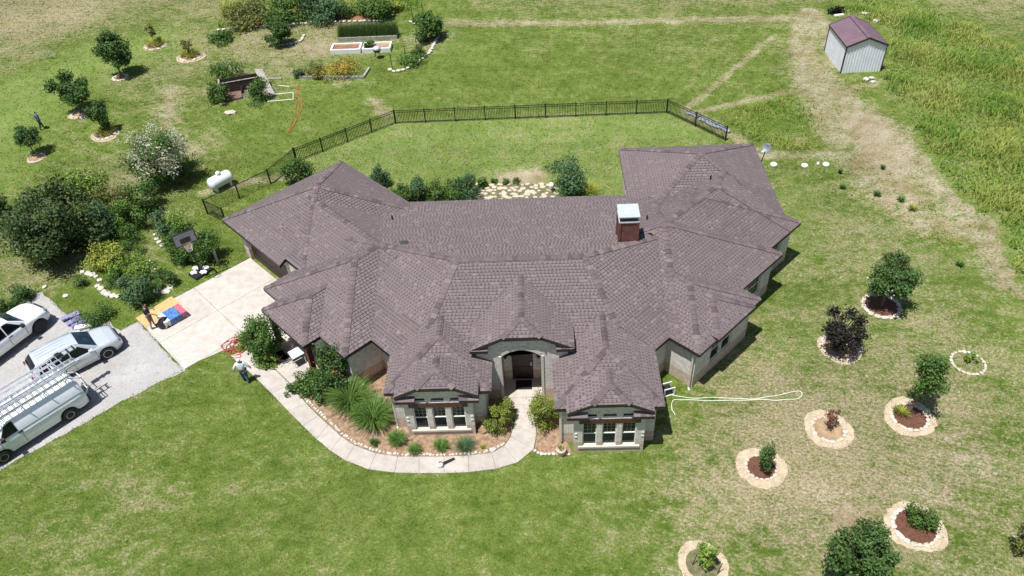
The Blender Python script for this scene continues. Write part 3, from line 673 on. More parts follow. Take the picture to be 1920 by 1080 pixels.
if CF: stuff(obj('ridge_cap_run', CV, CF, M['shingle'], capp, col=np.array(CC)))
print('caps', len(caps))

# ---- walls: rectangles with real openings
def wall(a, b, z0, z1, openings=(), th=.22, parent=house, mat=None, name='wall', zl=None, zr=None, apex=None):
    """wall face from a to b (outside on the right-hand side of a->b); openings (s0, s1, z0, z1)"""
    a = np.array(a, float); b = np.array(b, float); ln = np.linalg.norm(b - a); d = (b - a) / ln; nrm = np.array((d[1], -d[0]))
    ss = sorted({0.0, ln} | {o[0] for o in openings} | {o[1] for o in openings}); zs = sorted({z0, z1} | {o[2] for o in openings} | {o[3] for o in openings})
    V, F, U = [], [], []
    def P(s, z, dp=0.0): q = a + d * s - nrm * dp; return (q[0], q[1], z)
    def quad(pts, uvs): b_ = len(V); V.extend(pts); F.append((b_, b_ + 1, b_ + 2, b_ + 3)); U.extend(uvs)
    off = (a[0] * 3.1 + a[1] * 1.7) % 1
    for i in range(len(ss) - 1):
        for j in range(len(zs) - 1):
            sm, zm = (ss[i] + ss[i + 1]) / 2, (zs[j] + zs[j + 1]) / 2
            if any(o[0] < sm < o[1] and o[2] < zm < o[3] for o in openings): continue
            s0, s1, q0, q1 = ss[i], ss[i + 1], zs[j], zs[j + 1]
            quad([P(s0, q0), P(s1, q0), P(s1, q1), P(s0, q1)], [(s0 + off, q0), (s1 + off, q0), (s1 + off, q1), (s0 + off, q1)])
    for (s0, s1, q0, q1) in openings:
        for (p0, p1) in (((s0, q0), (s1, q0)), ((s1, q0), (s1, q1)), ((s1, q1), (s0, q1)), ((s0, q1), (s0, q0))):
            quad([P(*p0), P(*p0, dp=th), P(*p1, dp=th), P(*p1)], [(0, p0[1]), (th, p0[1]), (th, p1[1]), (0, p1[1])])
    return obj(name, V, F, mat or M['brick'], parent, uv=U)
def wall_frame(a, b):
    a = Vector((a[0], a[1], 0)); b = Vector((b[0], b[1], 0)); d = (b - a).normalized(); n = Vector((d.y, -d.x, 0))
    m = Matrix(((d.x, n.x, 0, a.x), (d.y, n.y, 0, a.y), (0, 0, 1, 0), (0, 0, 0, 1))); return m       # x along, y outward, z up
def window(Mx, s0, s1, z0, z1, depth=.1, grid=True, split=True, cols=3, parent=house, sill=True):
    w = bpy.data.objects.new('window', None); COL.objects.link(w); w.parent = parent; w.matrix_local = Mx @ Matrix.Translation((s0, -depth, z0))
    W, H = s1 - s0, z1 - z0; t = .05 if H > .6 else .03
    fr = MB()
    fr.box(0, t, -.04, .03, 0, H).box(W - t, W, -.04, .03, 0, H).box(t, W - t, -.04, .03, 0, t).box(t, W - t, -.04, .03, H - t, H)
    fr.build('frame', M['vinyl'], w)
    if split:
        MB().box(t, W - t, -.035, .035, H * .49, H * .49 + .05).build('meeting_rail', M['vinyl'], w)
        MB().box(t, W - t, -.02, -.01, H * .49 + .05, H - t).build('pane', M['glass'], w); MB().box(t, W - t, -.006, .004, t, H * .49).build('pane', M['glass'], w)
    else: MB().box(t, W - t, -.02, -.01, t, H - t).build('pane', M['glass'], w)
    if grid:
        g = MB(); zb = H * .49 + .05
        for k in range(1, cols): x = t + (W - 2 * t) * k / cols; g.box(x - .009, x + .009, -.012, .004, zb, H - t)
        for k in range(1, 3): z = zb + (H - t - zb) * k / 3; g.box(t, W - t, -.013, .003, z - .009, z + .009)
        g.build('muntin', M['muntin'], w)
    return w
ZW = 2.66
def rect_walls(pts, skip=(), opens={}, z1=ZW):
    n = len(pts)
    for i in range(n):
        if i in skip: continue
        a, b = pts[i], pts[(i + 1) % n]; wall(a, b, -.05, z1, opens.get(i, ()))
# garage and left wing (outline counter-clockwise, outside on the right of each edge)
GA, GB = UV(-3.95, 20.25), UV(-3.95, 6.2)
go = [(0.55, 5.45, -.04, 2.25), (6.4, 7.35 + 1.6, -.04, 2.25)]
wall(GA, GB, -.05, ZW, go)
gm = wall_frame(GA, GB)
for (s0, s1, z0, z1) in go:
    d = bpy.data.objects.new('garage_door', None); COL.objects.link(d); d.parent = house; d.matrix_local = gm @ Matrix.Translation((s0, -.2, 0))
    for k in range(4): MB().box(.01, s1 - s0 - .01, -.05, 0 if k % 2 else .004, .01 + k * .56, .56 + k * .56 - .012).build('panel', M['garage'], d)
wall(UV(4.0, 9.0), UV(4.0, 20.25), -.05, ZW); wall(UV(4.0, 20.25), UV(-3.95, 20.25), -.05, ZW)
# left side wing and its entry wall behind the porch
wall(UV(-5.8, 13.0), UV(-5.8, 6.08), -.05, ZW, [(2.3, 3.3, .06, 2.15), (4.6, 6.0, .85, 2.2)])
sm_ = wall_frame(UV(-5.8, 13.0), UV(-5.8, 6.08)); window(sm_, 4.6, 6.0, .85, 2.2)
pd = bpy.data.objects.new('side_door', None); COL.objects.link(pd); pd.parent = house; pd.matrix_local = sm_ @ Matrix.Translation((2.3, -.15, .06))
MB().box(0, 1.0, -.05, 0, 0, 2.09).build('door_leaf', M['door'], pd); MB().box(.08, .14, 0, .05, .95, 1.05).build('handle', M['rim'], pd)
wall(UV(-5.8, 6.08), UV(-3.9, 6.08), -.05, ZW); wall(UV(-3.95, 13.0), UV(-5.8, 13.0), -.05, ZW)
wall(UV(-3.95, 6.08), (-5.83, .35), -.05, ZW)
# back wall of the main block, rear bedroom
wall((7.1, 12.4), (-6.4, 12.4), -.05, ZW, [(1.2, 3.2, .1, 2.2), (5.0, 8.5, .1, 2.3)])
bw = wall_frame((7.1, 12.4), (-6.4, 12.4)); window(bw, 1.2, 3.2, .1, 2.2, grid=False); window(bw, 5.0, 8.5, .1, 2.3, grid=False, split=False)
wall((7.12, 17.83), (7.12, 12.0), -.05, ZW, [(1.6, 3.0, .8, 2.2)]); window(wall_frame((7.12, 17.83), (7.12, 12.0)), 1.6, 3.0, .8, 2.2)
wall((15.28, 17.83), (7.12, 17.83), -.05, ZW); wall((15.28, 10.2), (15.28, 17.83), -.05, ZW, [(3.0, 4.4, .8, 2.2)]); window(wall_frame((15.28, 10.2), (15.28, 17.83)), 3.0, 4.4, .8, 2.2)
# right-hand wing: three stepped corners facing right-front
def dw(a, b, opens=(), **k):
    A, B = UV(*a), UV(*b); wall(A, B, -.05, ZW, opens); f = wall_frame(A, B)
    for o in opens: window(f, *o, **k)
    return f
dw((13.8, -4.56), (17.98, -4.56), [(1.75, 3.15, .75, 2.25)]); dw((17.98, -4.56), (17.98, -1.8))
dw((10.6, -5.32), (14.72, -5.32), [(1.75, 3.1, .75, 2.25)]); dw((14.72, -5.32), (14.72, -4.5))
dw((5.98, -6.46), (10.78, -6.46), [(1.35, 2.25, .72, 2.25), (2.33, 3.23, .72, 2.25)], cols=2); dw((10.78, -6.46), (10.78, -5.3)); dw((5.98, -4.6), (5.98, -6.46))
wall(UV(2.5, -4.72), UV(5.98, -4.72), -.05, ZW)
# front bays
def bay(xl, xr, yb, xbl, xbr, yf, ridge, wx, nm):
    wall((xl, yb + 4.4), (xl, yb), -.05, ZW); wall((xl, yb), (xbl + .01, yb), -.05, ZW); wall((xbr - .01, yb), (xr, yb), -.05, ZW); wall((xr, yb), (xr, yb + 4.0), -.05, ZW)
    wall((xbl, yb + .3), (xbl, yf), -.05, 2.95); wall((xbr, yf), (xbr, yb + .3), -.05, 2.95)
    W = .66; gap = .24; ctr = (xbl + xbr) / 2 - xbl + wx; s0 = ctr - 1.5 * W - gap; ops = []
    for k in range(3):
        a = s0 + k * (W + gap); ops += [(a, a + W, .48, 2.09), (a, a + W, 2.45, 2.76)]
    wall((xbl, yf), (xbr, yf), -.05, 2.8, ops); f = wall_frame((xbl, yf), (xbr, yf))
    # gable infill under the clipped rake
    rx = ridge[0] - xbl; prof = [(0, 2.8), (xbr - xbl, 2.8), (xbr - xbl, 3.02), (rx + .82, 3.42), (rx - .82, 3.42), (0, 3.02)]
    V = []; U = []
    for dp in (0, -.2):
        for s, z in prof: q = f @ Vector((s, dp - .001, z)); V.append(tuple(q))
    n = len(prof); F = [tuple(range(n))] + [(i, n + i, n + (i + 1) % n, (i + 1) % n) for i in range(n)]
    for fc in F:
        for i in fc: U.append((prof[i % n][0] + .1, prof[i % n][1]))
    obj('gable', V, F, M['brick'], house, uv=U)
    for k in range(3):
        a = s0 + k * (W + gap); window(f, a, a + W, .48, 2.09, depth=.11, cols=3); window(f, a, a + W, 2.45, 2.76, depth=.11, grid=False, split=False)
    m = MB(); m.box(s0 - .16, s0 + 3 * W + 2 * gap + .16, -.02, .03, 2.12, 2.42); o = m.build('header_beam', M['beam'], house); o.matrix_local = f
    m = MB(); m.box(s0 - .2, s0 + 3 * W + 2 * gap + .2, -.02, .06, .36, .475); o = m.build('sill', M['castsill'], house); o.matrix_local = f
    for (p, q) in ((.03, s0 - .24), (s0 + 3 * W + 2 * gap + .24, xbr - xbl - .03)):
        if q - p > .1:
            for z in (1.12, 1.36): o = MB().box(p, q, -.02, .035, z, z + .07).build('belt_course', M['castsill'], house); o.matrix_local = f
    # eave returns at the two feet of the rake
    for (x0, x1) in ((ridge[1] - .0, ridge[1] + .92), (ridge[2] - .92, ridge[2])):
        m = MB(); y0 = yf - .24; m.add([(x0, y0, 2.78), (x1, y0, 2.78), (x1, y0 + .42, 3.0), (x0, y0 + .42, 3.0), (x0, y0, 2.62), (x1, y0, 2.62), (x1, y0 + .42, 2.62), (x0, y0 + .42, 2.62)], [(4, 5, 1, 0), (5, 6, 2, 1), (7, 4, 0, 3), (6, 7, 3, 2), (7, 6, 5, 4)]); m.build('eave_return', M['trim'], house)
        V, F, C = [], [], []
        for k in range(3):
            ya, yb_ = y0 - .015 + k * .14, y0 + .14 + k * .14; za, zb = 2.80 + k * .073, 2.80 + (k + 1) * .073
            x = x0 - .01
            while x < x1 - .02:
                w = min(random.uniform(.12, .3), x1 + .01 - x); b = len(V); V += [(x, ya, za + .02), (x + w, ya, za + .02), (x + w, yb_, zb), (x, yb_, zb), (x, ya, za - .012), (x + w, ya, za - .012)]; F += [(b, b + 1, b + 2, b + 3), (b + 1, b, b + 4, b + 5)]
                c = BASE_COL * random.choice((.6, .9, 1.0)); C += [c, c * .6]; x += w
        stuff(obj('shingle_courses', V, F, M['shingle'], house, col=np.array(C)))
    # clipped rake boards
bay(2.1, 6.42, -3.6, 2.64, 5.87, -4.18, (4.255, 2.30, 6.2), .0, 'right')
bay(-5.84, -1.46, -2.44, -5.27, -2.03, -3.0, (-3.645, -5.6, -1.69), .0, 'left')
# entry: tall brick front with a segmental arch
def entry():
    y = -.8; xl, xr = -1.86, 2.52; oa, ob = -.68, 1.22; zs = 3.12; rise = .42
    arc = [(ob + (oa - ob) * k / 12, zs + rise * (1 - (2 * k / 12 - 1) ** 2)) for k in range(13)]
    outer = [(xl, -.05), (oa, -.05), (oa, zs)] + arc[::-1][1:-1] + [(ob, zs), (ob, -.05), (xr, -.05), (xr, 3.7), (1.22, 4.28), (-.55, 4.28), (xl, 3.7)]
    n = len(outer); th = .38; bm = bmesh.new(); vs = [bm.verts.new((x, y, z)) for x, z in outer]; f = bm.faces.new(vs); bmesh.ops.triangulate(bm, faces=[f])
    V = [tuple(v.co) for v in bm.verts]; F = [tuple(v.index for v in fc.verts) for fc in bm.faces] if False else None
    bm.verts.index_update(); F = [tuple(v.index for v in fc.verts) for fc in bm.faces]; bm.free()
    V += [(x, y + th, z) for x, z in outer]; F += [(i, (i + 1) % n, n + (i + 1) % n, n + i)[::-1] for i in range(n)]
    U = []
    for fc in F:
        for i in fc: U.append((V[i][0] + V[i][1] * (1 if len(fc) == 4 else 0), V[i][2]))
    obj('entry_wall', V, F, M['brick'], house, uv=U)
    for s, x in ((-1, oa), (1, ob)):
        MB().box(x - (.13 if s < 0 else .0), x + (.0 if s < 0 else .13), y - .05, y, 0, zs).build('jamb_trim', M['castsill'], house)
    m = MB(); pts = [(oa - .0, zs)] + arc[::-1][1:-1] + [(ob, zs)]
    for k in range(len(pts) - 1):
        (xa, za), (xb, zb) = pts[k], pts[k + 1]; m.add([(xa, y - .04, za), (xb, y - .04, zb), (xb, y - .04, zb + .2), (xa, y - .04, za + .2), (xa, y, za), (xb, y, zb), (xb, y, zb + .2), (xa, y, za + .2)], [(0, 1, 2, 3), (3, 2, 6, 7), (1, 0, 4, 5)])
    m.build('arch_trim', M['castsill'], house)
    wall((oa - .02, .46), (oa - .02, -.6), 0, 3.6); wall((ob + .02, -.6), (ob + .02, .46), 0, 3.6)
    wall((oa, .46), (ob, .46), 0, 3.6, [(.42, 1.5, .0, 2.75)]); MB().box(oa, ob, -.5, .5, 3.6, 3.65).build('entry_ceiling', M['trim'], house)
    d = bpy.data.objects.new('front_door', None); COL.objects.link(d); d.parent = house; d.location = (oa + .42, .6, .06)
    MB().box(0, 1.08, -.06, 0, 0, 2.69).build('door_leaf', M['door'], d)
    for x0, x1 in ((.1, .5), (.58, .98)):
        for z0, z1 in ((.15, .85), (1.0, 2.5)): MB().box(x0, x1, -.085, -.06, z0, z1).build('panel', M['door'], d)
    MB().box(.95, 1.0, -.14, -.09, 1.0, 1.25).build('handle', M['rim'], d)
    for x in (oa + .12, ob - .12): MB().lathe([(.05, 1.7), (.09, 1.8), (.09, 2.05), (.03, 2.15)], 8, Matrix.Translation((x, .38, 0))).build('sconce', M['black'], house)
    # sides above the lower roofs
    wall((xl, 2.2), (xl, y), 2.4, 3.72); wall((xr, y), (xr, 2.2), 2.4, 3.72)
    wall((-1.46, -.8), (-1.46, -2.3), 2.0, 2.05) if False else None
    for (x0, x1) in ((-2.12, -1.28), (1.96, 2.8)):
        m = MB(); y0 = -1.04; m.add([(x0, y0, 3.72), (x1, y0, 3.72), (x1, y0 + .42, 3.93), (x0, y0 + .42, 3.93), (x0, y0, 3.56), (x1, y0, 3.56), (x1, y0 + .42, 3.56), (x0, y0 + .42, 3.56)], [(4, 5, 1, 0), (5, 6, 2, 1), (7, 4, 0, 3), (6, 7, 3, 2), (7, 6, 5, 4)]); m.build('eave_return', M['trim'], house)
        V, F, C = [], [], []
        for k in range(3):
            ya, yb_ = y0 - .015 + k * .14, y0 + .14 + k * .14; za, zb = 3.74 + k * .073, 3.74 + (k + 1) * .073; x = x0 - .01
            while x < x1 - .02:
                w = min(random.uniform(.12, .3), x1 + .01 - x); b = len(V); V += [(x, ya, za + .02), (x + w, ya, za + .02), (x + w, yb_, zb), (x, yb_, zb), (x, ya, za - .012), (x + w, ya, za - .012)]; F += [(b, b + 1, b + 2, b + 3), (b + 1, b, b + 4, b + 5)]
                c = BASE_COL * random.choice((.6, .9, 1.0)); C += [c, c * .6]; x += w
        stuff(obj('shingle_courses', V, F, M['shingle'], house, col=np.array(C)))
entry()
tag(MB().box(-.1, .72, -.25, .38, .055, .075).build('door_mat', M['blackplastic']), 'black door mat on the entry slab before the front door', 'mat')
# porch posts on stone piers, porch floor
for v in (8.15, 11.6):
    x, y = UV(-6.85, v); MB().box(-.13, .13, -.13, .13, .5, 2.66).build('porch_post', M['wood'], house, loc=(x, y, 0), rot=(0, 0, math.pi / 4)); MB().box(-.24, .24, -.24, .24, -.02, .5).build('pier', M['stonetan'], house, loc=(x, y, 0), rot=(0, 0, math.pi / 4))
x, y = UV(-6.85, 9.88); MB().box(-.1, .1, -2.0, 2.0, 2.42, 2.64).build('porch_beam', M['wood'], house, loc=(x, y, 0), rot=(0, 0, math.pi / 4))
sheet('porch_floor', ccw([UV(-7.0, 7.9), UV(-5.8, 7.9), UV(-5.8, 11.58), UV(-7.0, 11.58)]), .06, M['walk']).parent = house
# chimney and roof vents
cx, cy = G(1177, 458, 4.75)
chim = bpy.data.objects.new('chimney', None); COL.objects.link(chim); chim.parent = house; chim.location = (cx, cy + .5, 4.2)
MB().box(-.47, .47, -.5, .5, 0, 1.95).build('chase', M['chim'], chim)
for sx in (-1, 1):
    for sy in (-1, 1): MB().box(sx * .47 - .06, sx * .47 + .06, sy * .5 - .06, sy * .5 + .06, 0, 1.97).build('corner_board', M['chim'], chim)
MB().box(-.52, .52, -.55, .55, 1.95, 2.02).build('flashing', M['galv'], chim); MB().box(-.42, .42, -.45, .45, 2.02, 2.3).build('spark_screen', M['black'], chim)
MB().box(-.54, .54, -.58, .58, 2.3, 2.36).build('cap', M['galv'], chim)
def on_roof(u, v):
    z = 4.0
    for _ in range(30): x, y = G(u, v, z); z = max(piece_z(k, x, y) for k in PSK)
    return x, y, z
x, y, z = on_roof(758, 457); MB().box(-.2, .2, -.14, .14, -.05, .1).build('roof_vent', M['black'], house, loc=(x, y, z), rot=(.28, 0, 0))
for u, v in ((736, 412), (1213, 412), (1332, 337)): x, y, z = on_roof(u, v); MB().tube([(0, 0, -.1), (0, 0, .28)], .05, 8).build('vent_pipe', M['black'], house, loc=(x, y, z))

for (x, y) in (UV(5.86, -6.34), (2.02, -3.68), (-5.92, -2.36)): MB().box(-.04, .04, -.05, .03, .02, 2.6).box(-.04, .04, -.22, .03, .0, .06).build('downspout', M['castsill'], house, loc=(x, y, 0))

# ================================================================== PLANTS
def leaf_arrays(pts, outn, size, rng, aspect=.5, jit=.9, up=.35):
    n = len(pts); nrm = outn * .7 + rng.normal(0, jit, (n, 3)) * .6 + np.array((0, 0, up)); nrm /= np.linalg.norm(nrm, axis=1)[:, None] + 1e-9
    r = rng.normal(0, 1, (n, 3)); t = np.cross(nrm, r); t /= np.linalg.norm(t, axis=1)[:, None] + 1e-9; b = np.cross(nrm, t)
    s = (size * rng.uniform(.65, 1.35, n))[:, None]
    v = np.stack([pts - t * s * .5, pts + b * s * aspect * .5 + nrm * s * .06, pts + t * s * .5, pts - b * s * aspect * .5 + nrm * s * .06], 1).reshape(-1, 3)
    f = np.arange(n * 4).reshape(n, 4); return v, f
def leaf_cols(n, rng, lo=.6, hi=1.4, hue=.12):
    k = rng.uniform(lo, hi, n)[:, None]; h = rng.normal(0, hue, n)[:, None]
    return np.clip(np.concatenate([k * (1 + h), k, k * (1 - h)], 1), .05, 2)
def clump_points(n, R, rng, k=14, fill=.42, cone=0.0, flat=0.0):
    """points spread through clumps that make up an uneven crown of half-axes R centred on the origin"""
    rx, ry, rz = R; cs = rng.normal(0, 1, (k, 3)); cs /= np.linalg.norm(cs, axis=1)[:, None]; cs *= (rng.uniform(.25, .78, k) ** .6)[:, None]
    if cone: cs[:, :2] *= (1 - cone * (cs[:, 2:3] + 1) / 2)
    rad = rng.uniform(fill * .7, fill * 1.25, k); idx = rng.choice(k, n, p=rad ** 2 / np.sum(rad ** 2))
    d = rng.normal(0, 1, (n, 3)); d /= np.linalg.norm(d, axis=1)[:, None]
    rr = rng.uniform(0, 1, n) ** .4; p = cs[idx] + d * (rad[idx] * rr)[:, None]
    p = p + rng.normal(0, .05, (n, 3)); stray = rng.random(n) < .07; p[stray] *= 1.12
    out = p / (np.linalg.norm(p, axis=1)[:, None] + 1e-6) * .5 + d * .5
    p = p * np.array((rx, ry, rz)); return p, out
_pl = [0]
def foliage(parent, c, R, n, leaf, size, dens=1.35, grow=1.2, ex=1.02, seed=None, name='foliage', k=14, cone=0.0, fill=.42, aspect=.55, floor=.03, lo=.6, hi=1.4):
    _pl[0] += 1; rng = np.random.default_rng(seed if seed is not None else 100 + _pl[0])
    n = int(n * dens); size *= grow; R = tuple(q * ex for q in R); p, out = clump_points(n, R, rng, k, fill, cone); p = p + np.array(c); p[:, 2] = np.maximum(p[:, 2], floor + rng.uniform(0, .05, n))
    v, f = leaf_arrays(p, out, size, rng, aspect); return obj(name, v, f, LEAF[leaf] if isinstance(leaf, str) else leaf, parent, col=leaf_cols(n, rng, lo, hi))
def limbs(parent, h, spread, r0, n=6, base=0.0, lean=(0, 0), multi=1, zc=.4, seed=0):
    rr = random.Random(seed); m = MB()
    for s in range(multi):
        a0 = rr.uniform(0, 6.28); bx, by = (0, 0) if multi == 1 else (math.cos(a0) * .08, math.sin(a0) * .08)
        top = Vector((bx * 3 + lean[0] * .5, by * 3 + lean[1] * .5, h * zc)); m.tube([(bx, by, base - .05), (bx * 1.6 + lean[0] * .2, by * 1.6 + lean[1] * .2, h * zc * .5), top], [r0, r0 * .85, r0 * .7], 6)
        for k in range(max(2, n // multi)):
            a = 6.28 * k / max(2, n // multi) + rr.uniform(-.4, .4); l = spread * rr.uniform(.45, .85); e = Vector((math.cos(a) * l + lean[0], math.sin(a) * l + lean[1], h * rr.uniform(.65, .92)))
            mid = top.lerp(e, .5) + Vector((0, 0, h * .04)); m.tube([top, mid, e], [r0 * .6, r0 * .38, r0 * .14], 5, cap=False)
    return m.build('trunk', M['bark'], parent)
def tree(label, u, v, top, wpx, leaf, n, size, name='tree', cat='tree', trunk=.3, seed=1, k=16, fill=.4, cone=0.0, multi=1, shift=(0, 0), group=None, ry=1.0, r0=None):
    """u, v: foot of the trunk; top: row of its highest leaf; wpx: crown width"""
    x, y = G(u, v); h = HT(u, v, top); w = wpx * MPP(u, v, h * .6) * .5; z0 = h * trunk; t = thing(name, label, cat, (x, y, 0), group=group)
    rz = (h - z0) / 2; limbs(t, h, w * .8, r0 or max(.03, h * .022), 7, multi=multi, zc=max(.12, trunk), seed=seed, lean=shift)
    foliage(t, (shift[0], shift[1], z0 + rz), (w * .98, w * .98 * ry, rz * .92), n, leaf, size, seed=seed * 7 + 3, name='crown', k=k, fill=fill, cone=cone)
    return t, h, w
def shrub(label, u, v, top, wpx, leaf, n, size, name='shrub', cat='shrub', seed=1, k=12, fill=.45, cone=0.0, group=None, ry=1.0, rz=0.0, extra=None):
    x, y = G(u, v); h = max(.12, HT(u, v, top)); w = wpx * MPP(u, v) * .5; y += w * ry * .35
    t = thing(name, label, cat, (x, y, 0), rz, group=group)
    limbs(t, h * .8, w * .6, max(.012, h * .015), 5, multi=2, zc=.15, seed=seed)
    foliage(t, (0, 0, h * .48), (w * 1.05, w * 1.05 * ry, h * .54), n, leaf, size, seed=seed * 5 + 1, k=k, fill=fill, cone=cone)
    if extra: foliage(t, (0, 0, h * .62), (w, w * ry, h * .5), extra[1], extra[0], extra[2], seed=seed * 9 + 2, name='blossom', k=k, fill=fill, lo=.85, hi=1.1)
    return t, h, w
def blades(parent, n, h, spread, w, leaf, seed, name='blades', r0=.1, arch=.6, seg=3, lo=.6, hi=1.4, area=None):
    """arching strap leaves rising from a crown (area: (rx, ry) of the patch they rise from)"""
    rng = np.random.default_rng(seed); a = rng.uniform(0, 6.283, n); hh = h * rng.uniform(.6, 1.1, n); sp = spread * rng.uniform(.35, 1.05, n)
    if area: b = np.stack([rng.uniform(-1, 1, n) * area[0], rng.uniform(-1, 1, n) * area[1]], 1)
    else: r = r0 * np.sqrt(rng.uniform(0, 1, n)); b = np.stack([np.cos(a) * r, np.sin(a) * r], 1)
    d = np.stack([np.cos(a), np.sin(a)], 1); s = np.stack([-np.sin(a), np.cos(a)], 1); V = []
    for i in range(seg + 1):
        t = i / seg; rad = sp * (t ** 1.3); z = hh * (1.75 * t - arch * 1.25 * t * t) / max(.4, 1.75 - arch * 1.25) if arch else hh * t
        ww = w * (1 - t * .85) * .5; c = b + d * rad[:, None]
        V.append(np.concatenate([c - s * ww, z[:, None]], 1)); V.append(np.concatenate([c + s * ww, z[:, None]], 1))
    V = np.stack(V, 1); m = V.shape[1]; V = V.reshape(-1, 3); V[:, 2] = np.maximum(V[:, 2], .02); base = (np.arange(n) * m)[:, None]; F = []
    for i in range(seg): F.append(base + np.array([[2 * i, 2 * i + 1, 2 * i + 3, 2 * i + 2]]))
    F = np.concatenate(F, 0); c = leaf_cols(n, rng, lo, hi, .1); c = np.tile(c, (seg, 1))
    return obj(name, V, F, LEAF[leaf], parent, col=c)
def grassclump(label, u, v, wpx, h, leaf, n, seed, name='ornamental_grass', cat='grass', r0=None, group=None, arch=.75, bw=.045):
    x, y = G(u, v); w = wpx * MPP(u, v) * .5; t = thing(name, label, cat, (x, y + w * .3, 0), group=group)
    blades(t, n, h, w, bw, leaf, seed, r0=r0 or w * .3, arch=arch); return t

M['moss'] = simple('mossy_joint', (0.14, 0.13, 0.06), .95, var=.4, scale=5, fine=30)
# ---- stone-ringed planting circles on the right-hand lawn
def ring(label, u, v, tan, st, inner, seed, n=20, sset=None, tanmat='mortar', ratio=1.0, srad=None, cat='planting bed'):
    x, y = G(u, v); m = MPP(u, v); t = thing('planting_bed', label, cat, (x, y, 0)); rng = np.random.default_rng(seed)
    def disc(r, z, mat, nm, am=.06):
        k = 40; a = np.arange(k) * 6.2832 / k; rr = r * (1 + rng.normal(0, am * .3, k) + am * .5 * np.sin(a * 3 + seed) + am * .35 * np.sin(a * 2 + seed * 2)); p = [(rr[i] * math.cos(a[i]), rr[i] * math.sin(a[i]) * ratio) for i in range(k)]
        mm = MB(); mm.prism(p, -.03, z); return mm.build(nm, mat, t)
    if tan: disc(tan * m, .016, M[tanmat], 'pale_surround', .08)
    r = st * m
    if inner: disc(r * .95, .03, M[inner], 'soil', .02)
    if n:
        for k in range(n):
            if rng.random() < .08: continue
            a = 6.2832 * (k + rng.uniform(-.15, .15)) / n; rs = srad or 6.2832 * r / n * .62
            o = bpy.data.objects.new('stone', random.choice(sset or (STW + STT + STT))); COL.objects.link(o); o.parent = t; o.location = (math.cos(a) * r, math.sin(a) * r * ratio, .045)
            o.scale = (rs * rng.uniform(.6, 1.0), rs * rng.uniform(.75, 1.2), rs * rng.uniform(.5, .8)); o.rotation_euler = (0, 0, a)
    return t
ring('stone ring with dark mulch round a small conical shrub on pale ground', 1427, 877, 47, 28, 'redmulch', 1, 18, srad=.12)
ring('stone ring on pale ground round a small rusty sapling', 1553, 805, 46, 30, 'soil', 2, 20)
ring('pale circle and stone ring with mulch under the leaning green tree', 1705, 782, 48, 33, 'redmulch', 3, 20)
ring('wide pale circle and white stone ring round a low spreading shrub', 1716, 988, 56, 40, 'redmulch', 4, 22)
ring('grass-filled ring of small white stones without pale surround', 1815, 681, 0, 30, None, 5, 22)
ring('stone ring under the purple-black leaved tree', 1576, 652, 42, 34, 'soil', 6, 18)
ring('stone ring in the shade of the white-flowered tree', 1652, 574, 36, 33, 'redmulch', 7, 18)
ring('broken pale circle round the bright green staked sapling at bottom edge', 1318, 1058, 48, 34, 'moss', 8, 0)
ring('stone half-circle at the foot of the tallest dark tree at upper left', 226, 146, 14, 12, 'soil', 9, 12)
ring('pale stone arc under the second dark tree at upper left', 150, 214, 20, 14, 'soil', 10, 12)
ring('stone ring with lilies under the small leafy tree', 197, 253, 25, 17, 'soil', 11, 14)
ring('stone ring under the small round tree near the left edge', 68, 297, 16, 14, 'soil', 12, 12)
ring('pale oval with lilies round the thin sapling farthest back', 292, 86, 20, 17, 'soil', 13, 14)
ring('pale oval with lilies round the thin sapling by the low hedge', 358, 106, 26, 18, 'soil', 14, 14)
tree('round green tree dotted with white flowers on the right lawn', 1652, 574, 480, 104, 'dark', 5600, .12, trunk=.24, seed=21, k=30, fill=.3)
fl = [o for o in COL.objects if o.name.startswith('tree')][-1]
foliage(fl, (0, 0, 2.1), (1.35, 1.35, .45), 70, 'flower', .1, seed=5, name='blossom', k=12)
tree('purple-black leaved tree with upright branches on the right lawn', 1572, 655, 580, 102, 'purple', 2600, .12, trunk=.05, seed=22, k=30, fill=.22, multi=4)
tree('small leaning green tree above a pale circle of mulch', 1703, 775, 675, 76, 'mid', 2600, .11, trunk=.38, seed=23, k=14, fill=.42, shift=(.35, .1))
tree('rusty-leaved sapling inside a pale stone circle', 1553, 803, 767, 28, 'rust', 420, .07, name='sapling', trunk=.2, seed=24, k=8)
tree('dark conical shrub standing in red mulch inside a stone ring', 1430, 884, 830, 44, 'dark', 1700, .075, name='conical_shrub', cat='shrub', trunk=.03, seed=25, k=14, cone=.75)
tree('large olive-green tree cut by the bottom edge of the picture', 1592, 1098, 998, 136, 'dark', 6500, .11, trunk=.15, seed=26, k=44, fill=.24)
tree('bright green staked sapling near the bottom edge', 1322, 1062, 1022, 40, 'light', 520, .1, name='sapling', trunk=.12, seed=27, k=8)
for i, (u, v) in enumerate(((1338, 1045), (1298, 1060), (1345, 1076))):
    x, y = G(u, v); tag(MB().tube([(0, 0, 0), (.12, .05, .75)], .018, 6).build('stake', M['black'], loc=(x, y, 0)), 'thin black stake %s the bright green sapling' % ('above right of', 'left of', 'below right of')[i], 'stake')
shrub('low spreading green shrub filling the right half of a mulch ring', 1728, 992, 965, 54, 'mid', 1700, .08, seed=28)
shrub('tuft of leaves in the small grass ring', 1820, 680, 664, 26, 'light', 260, .09, seed=29)
shrub('olive shrub cut by the right edge of the picture', 1915, 1040, 985, 50, 'olive', 1200, .1, seed=30)
x, y = G(1688, 775); t = thing('lily_clump', 'yellow-green lilies in the mulch under the leaning tree', 'lilies', (x, y, .03)); blades(t, 150, .3, .3, .035, 'yellow', 5, r0=.25)
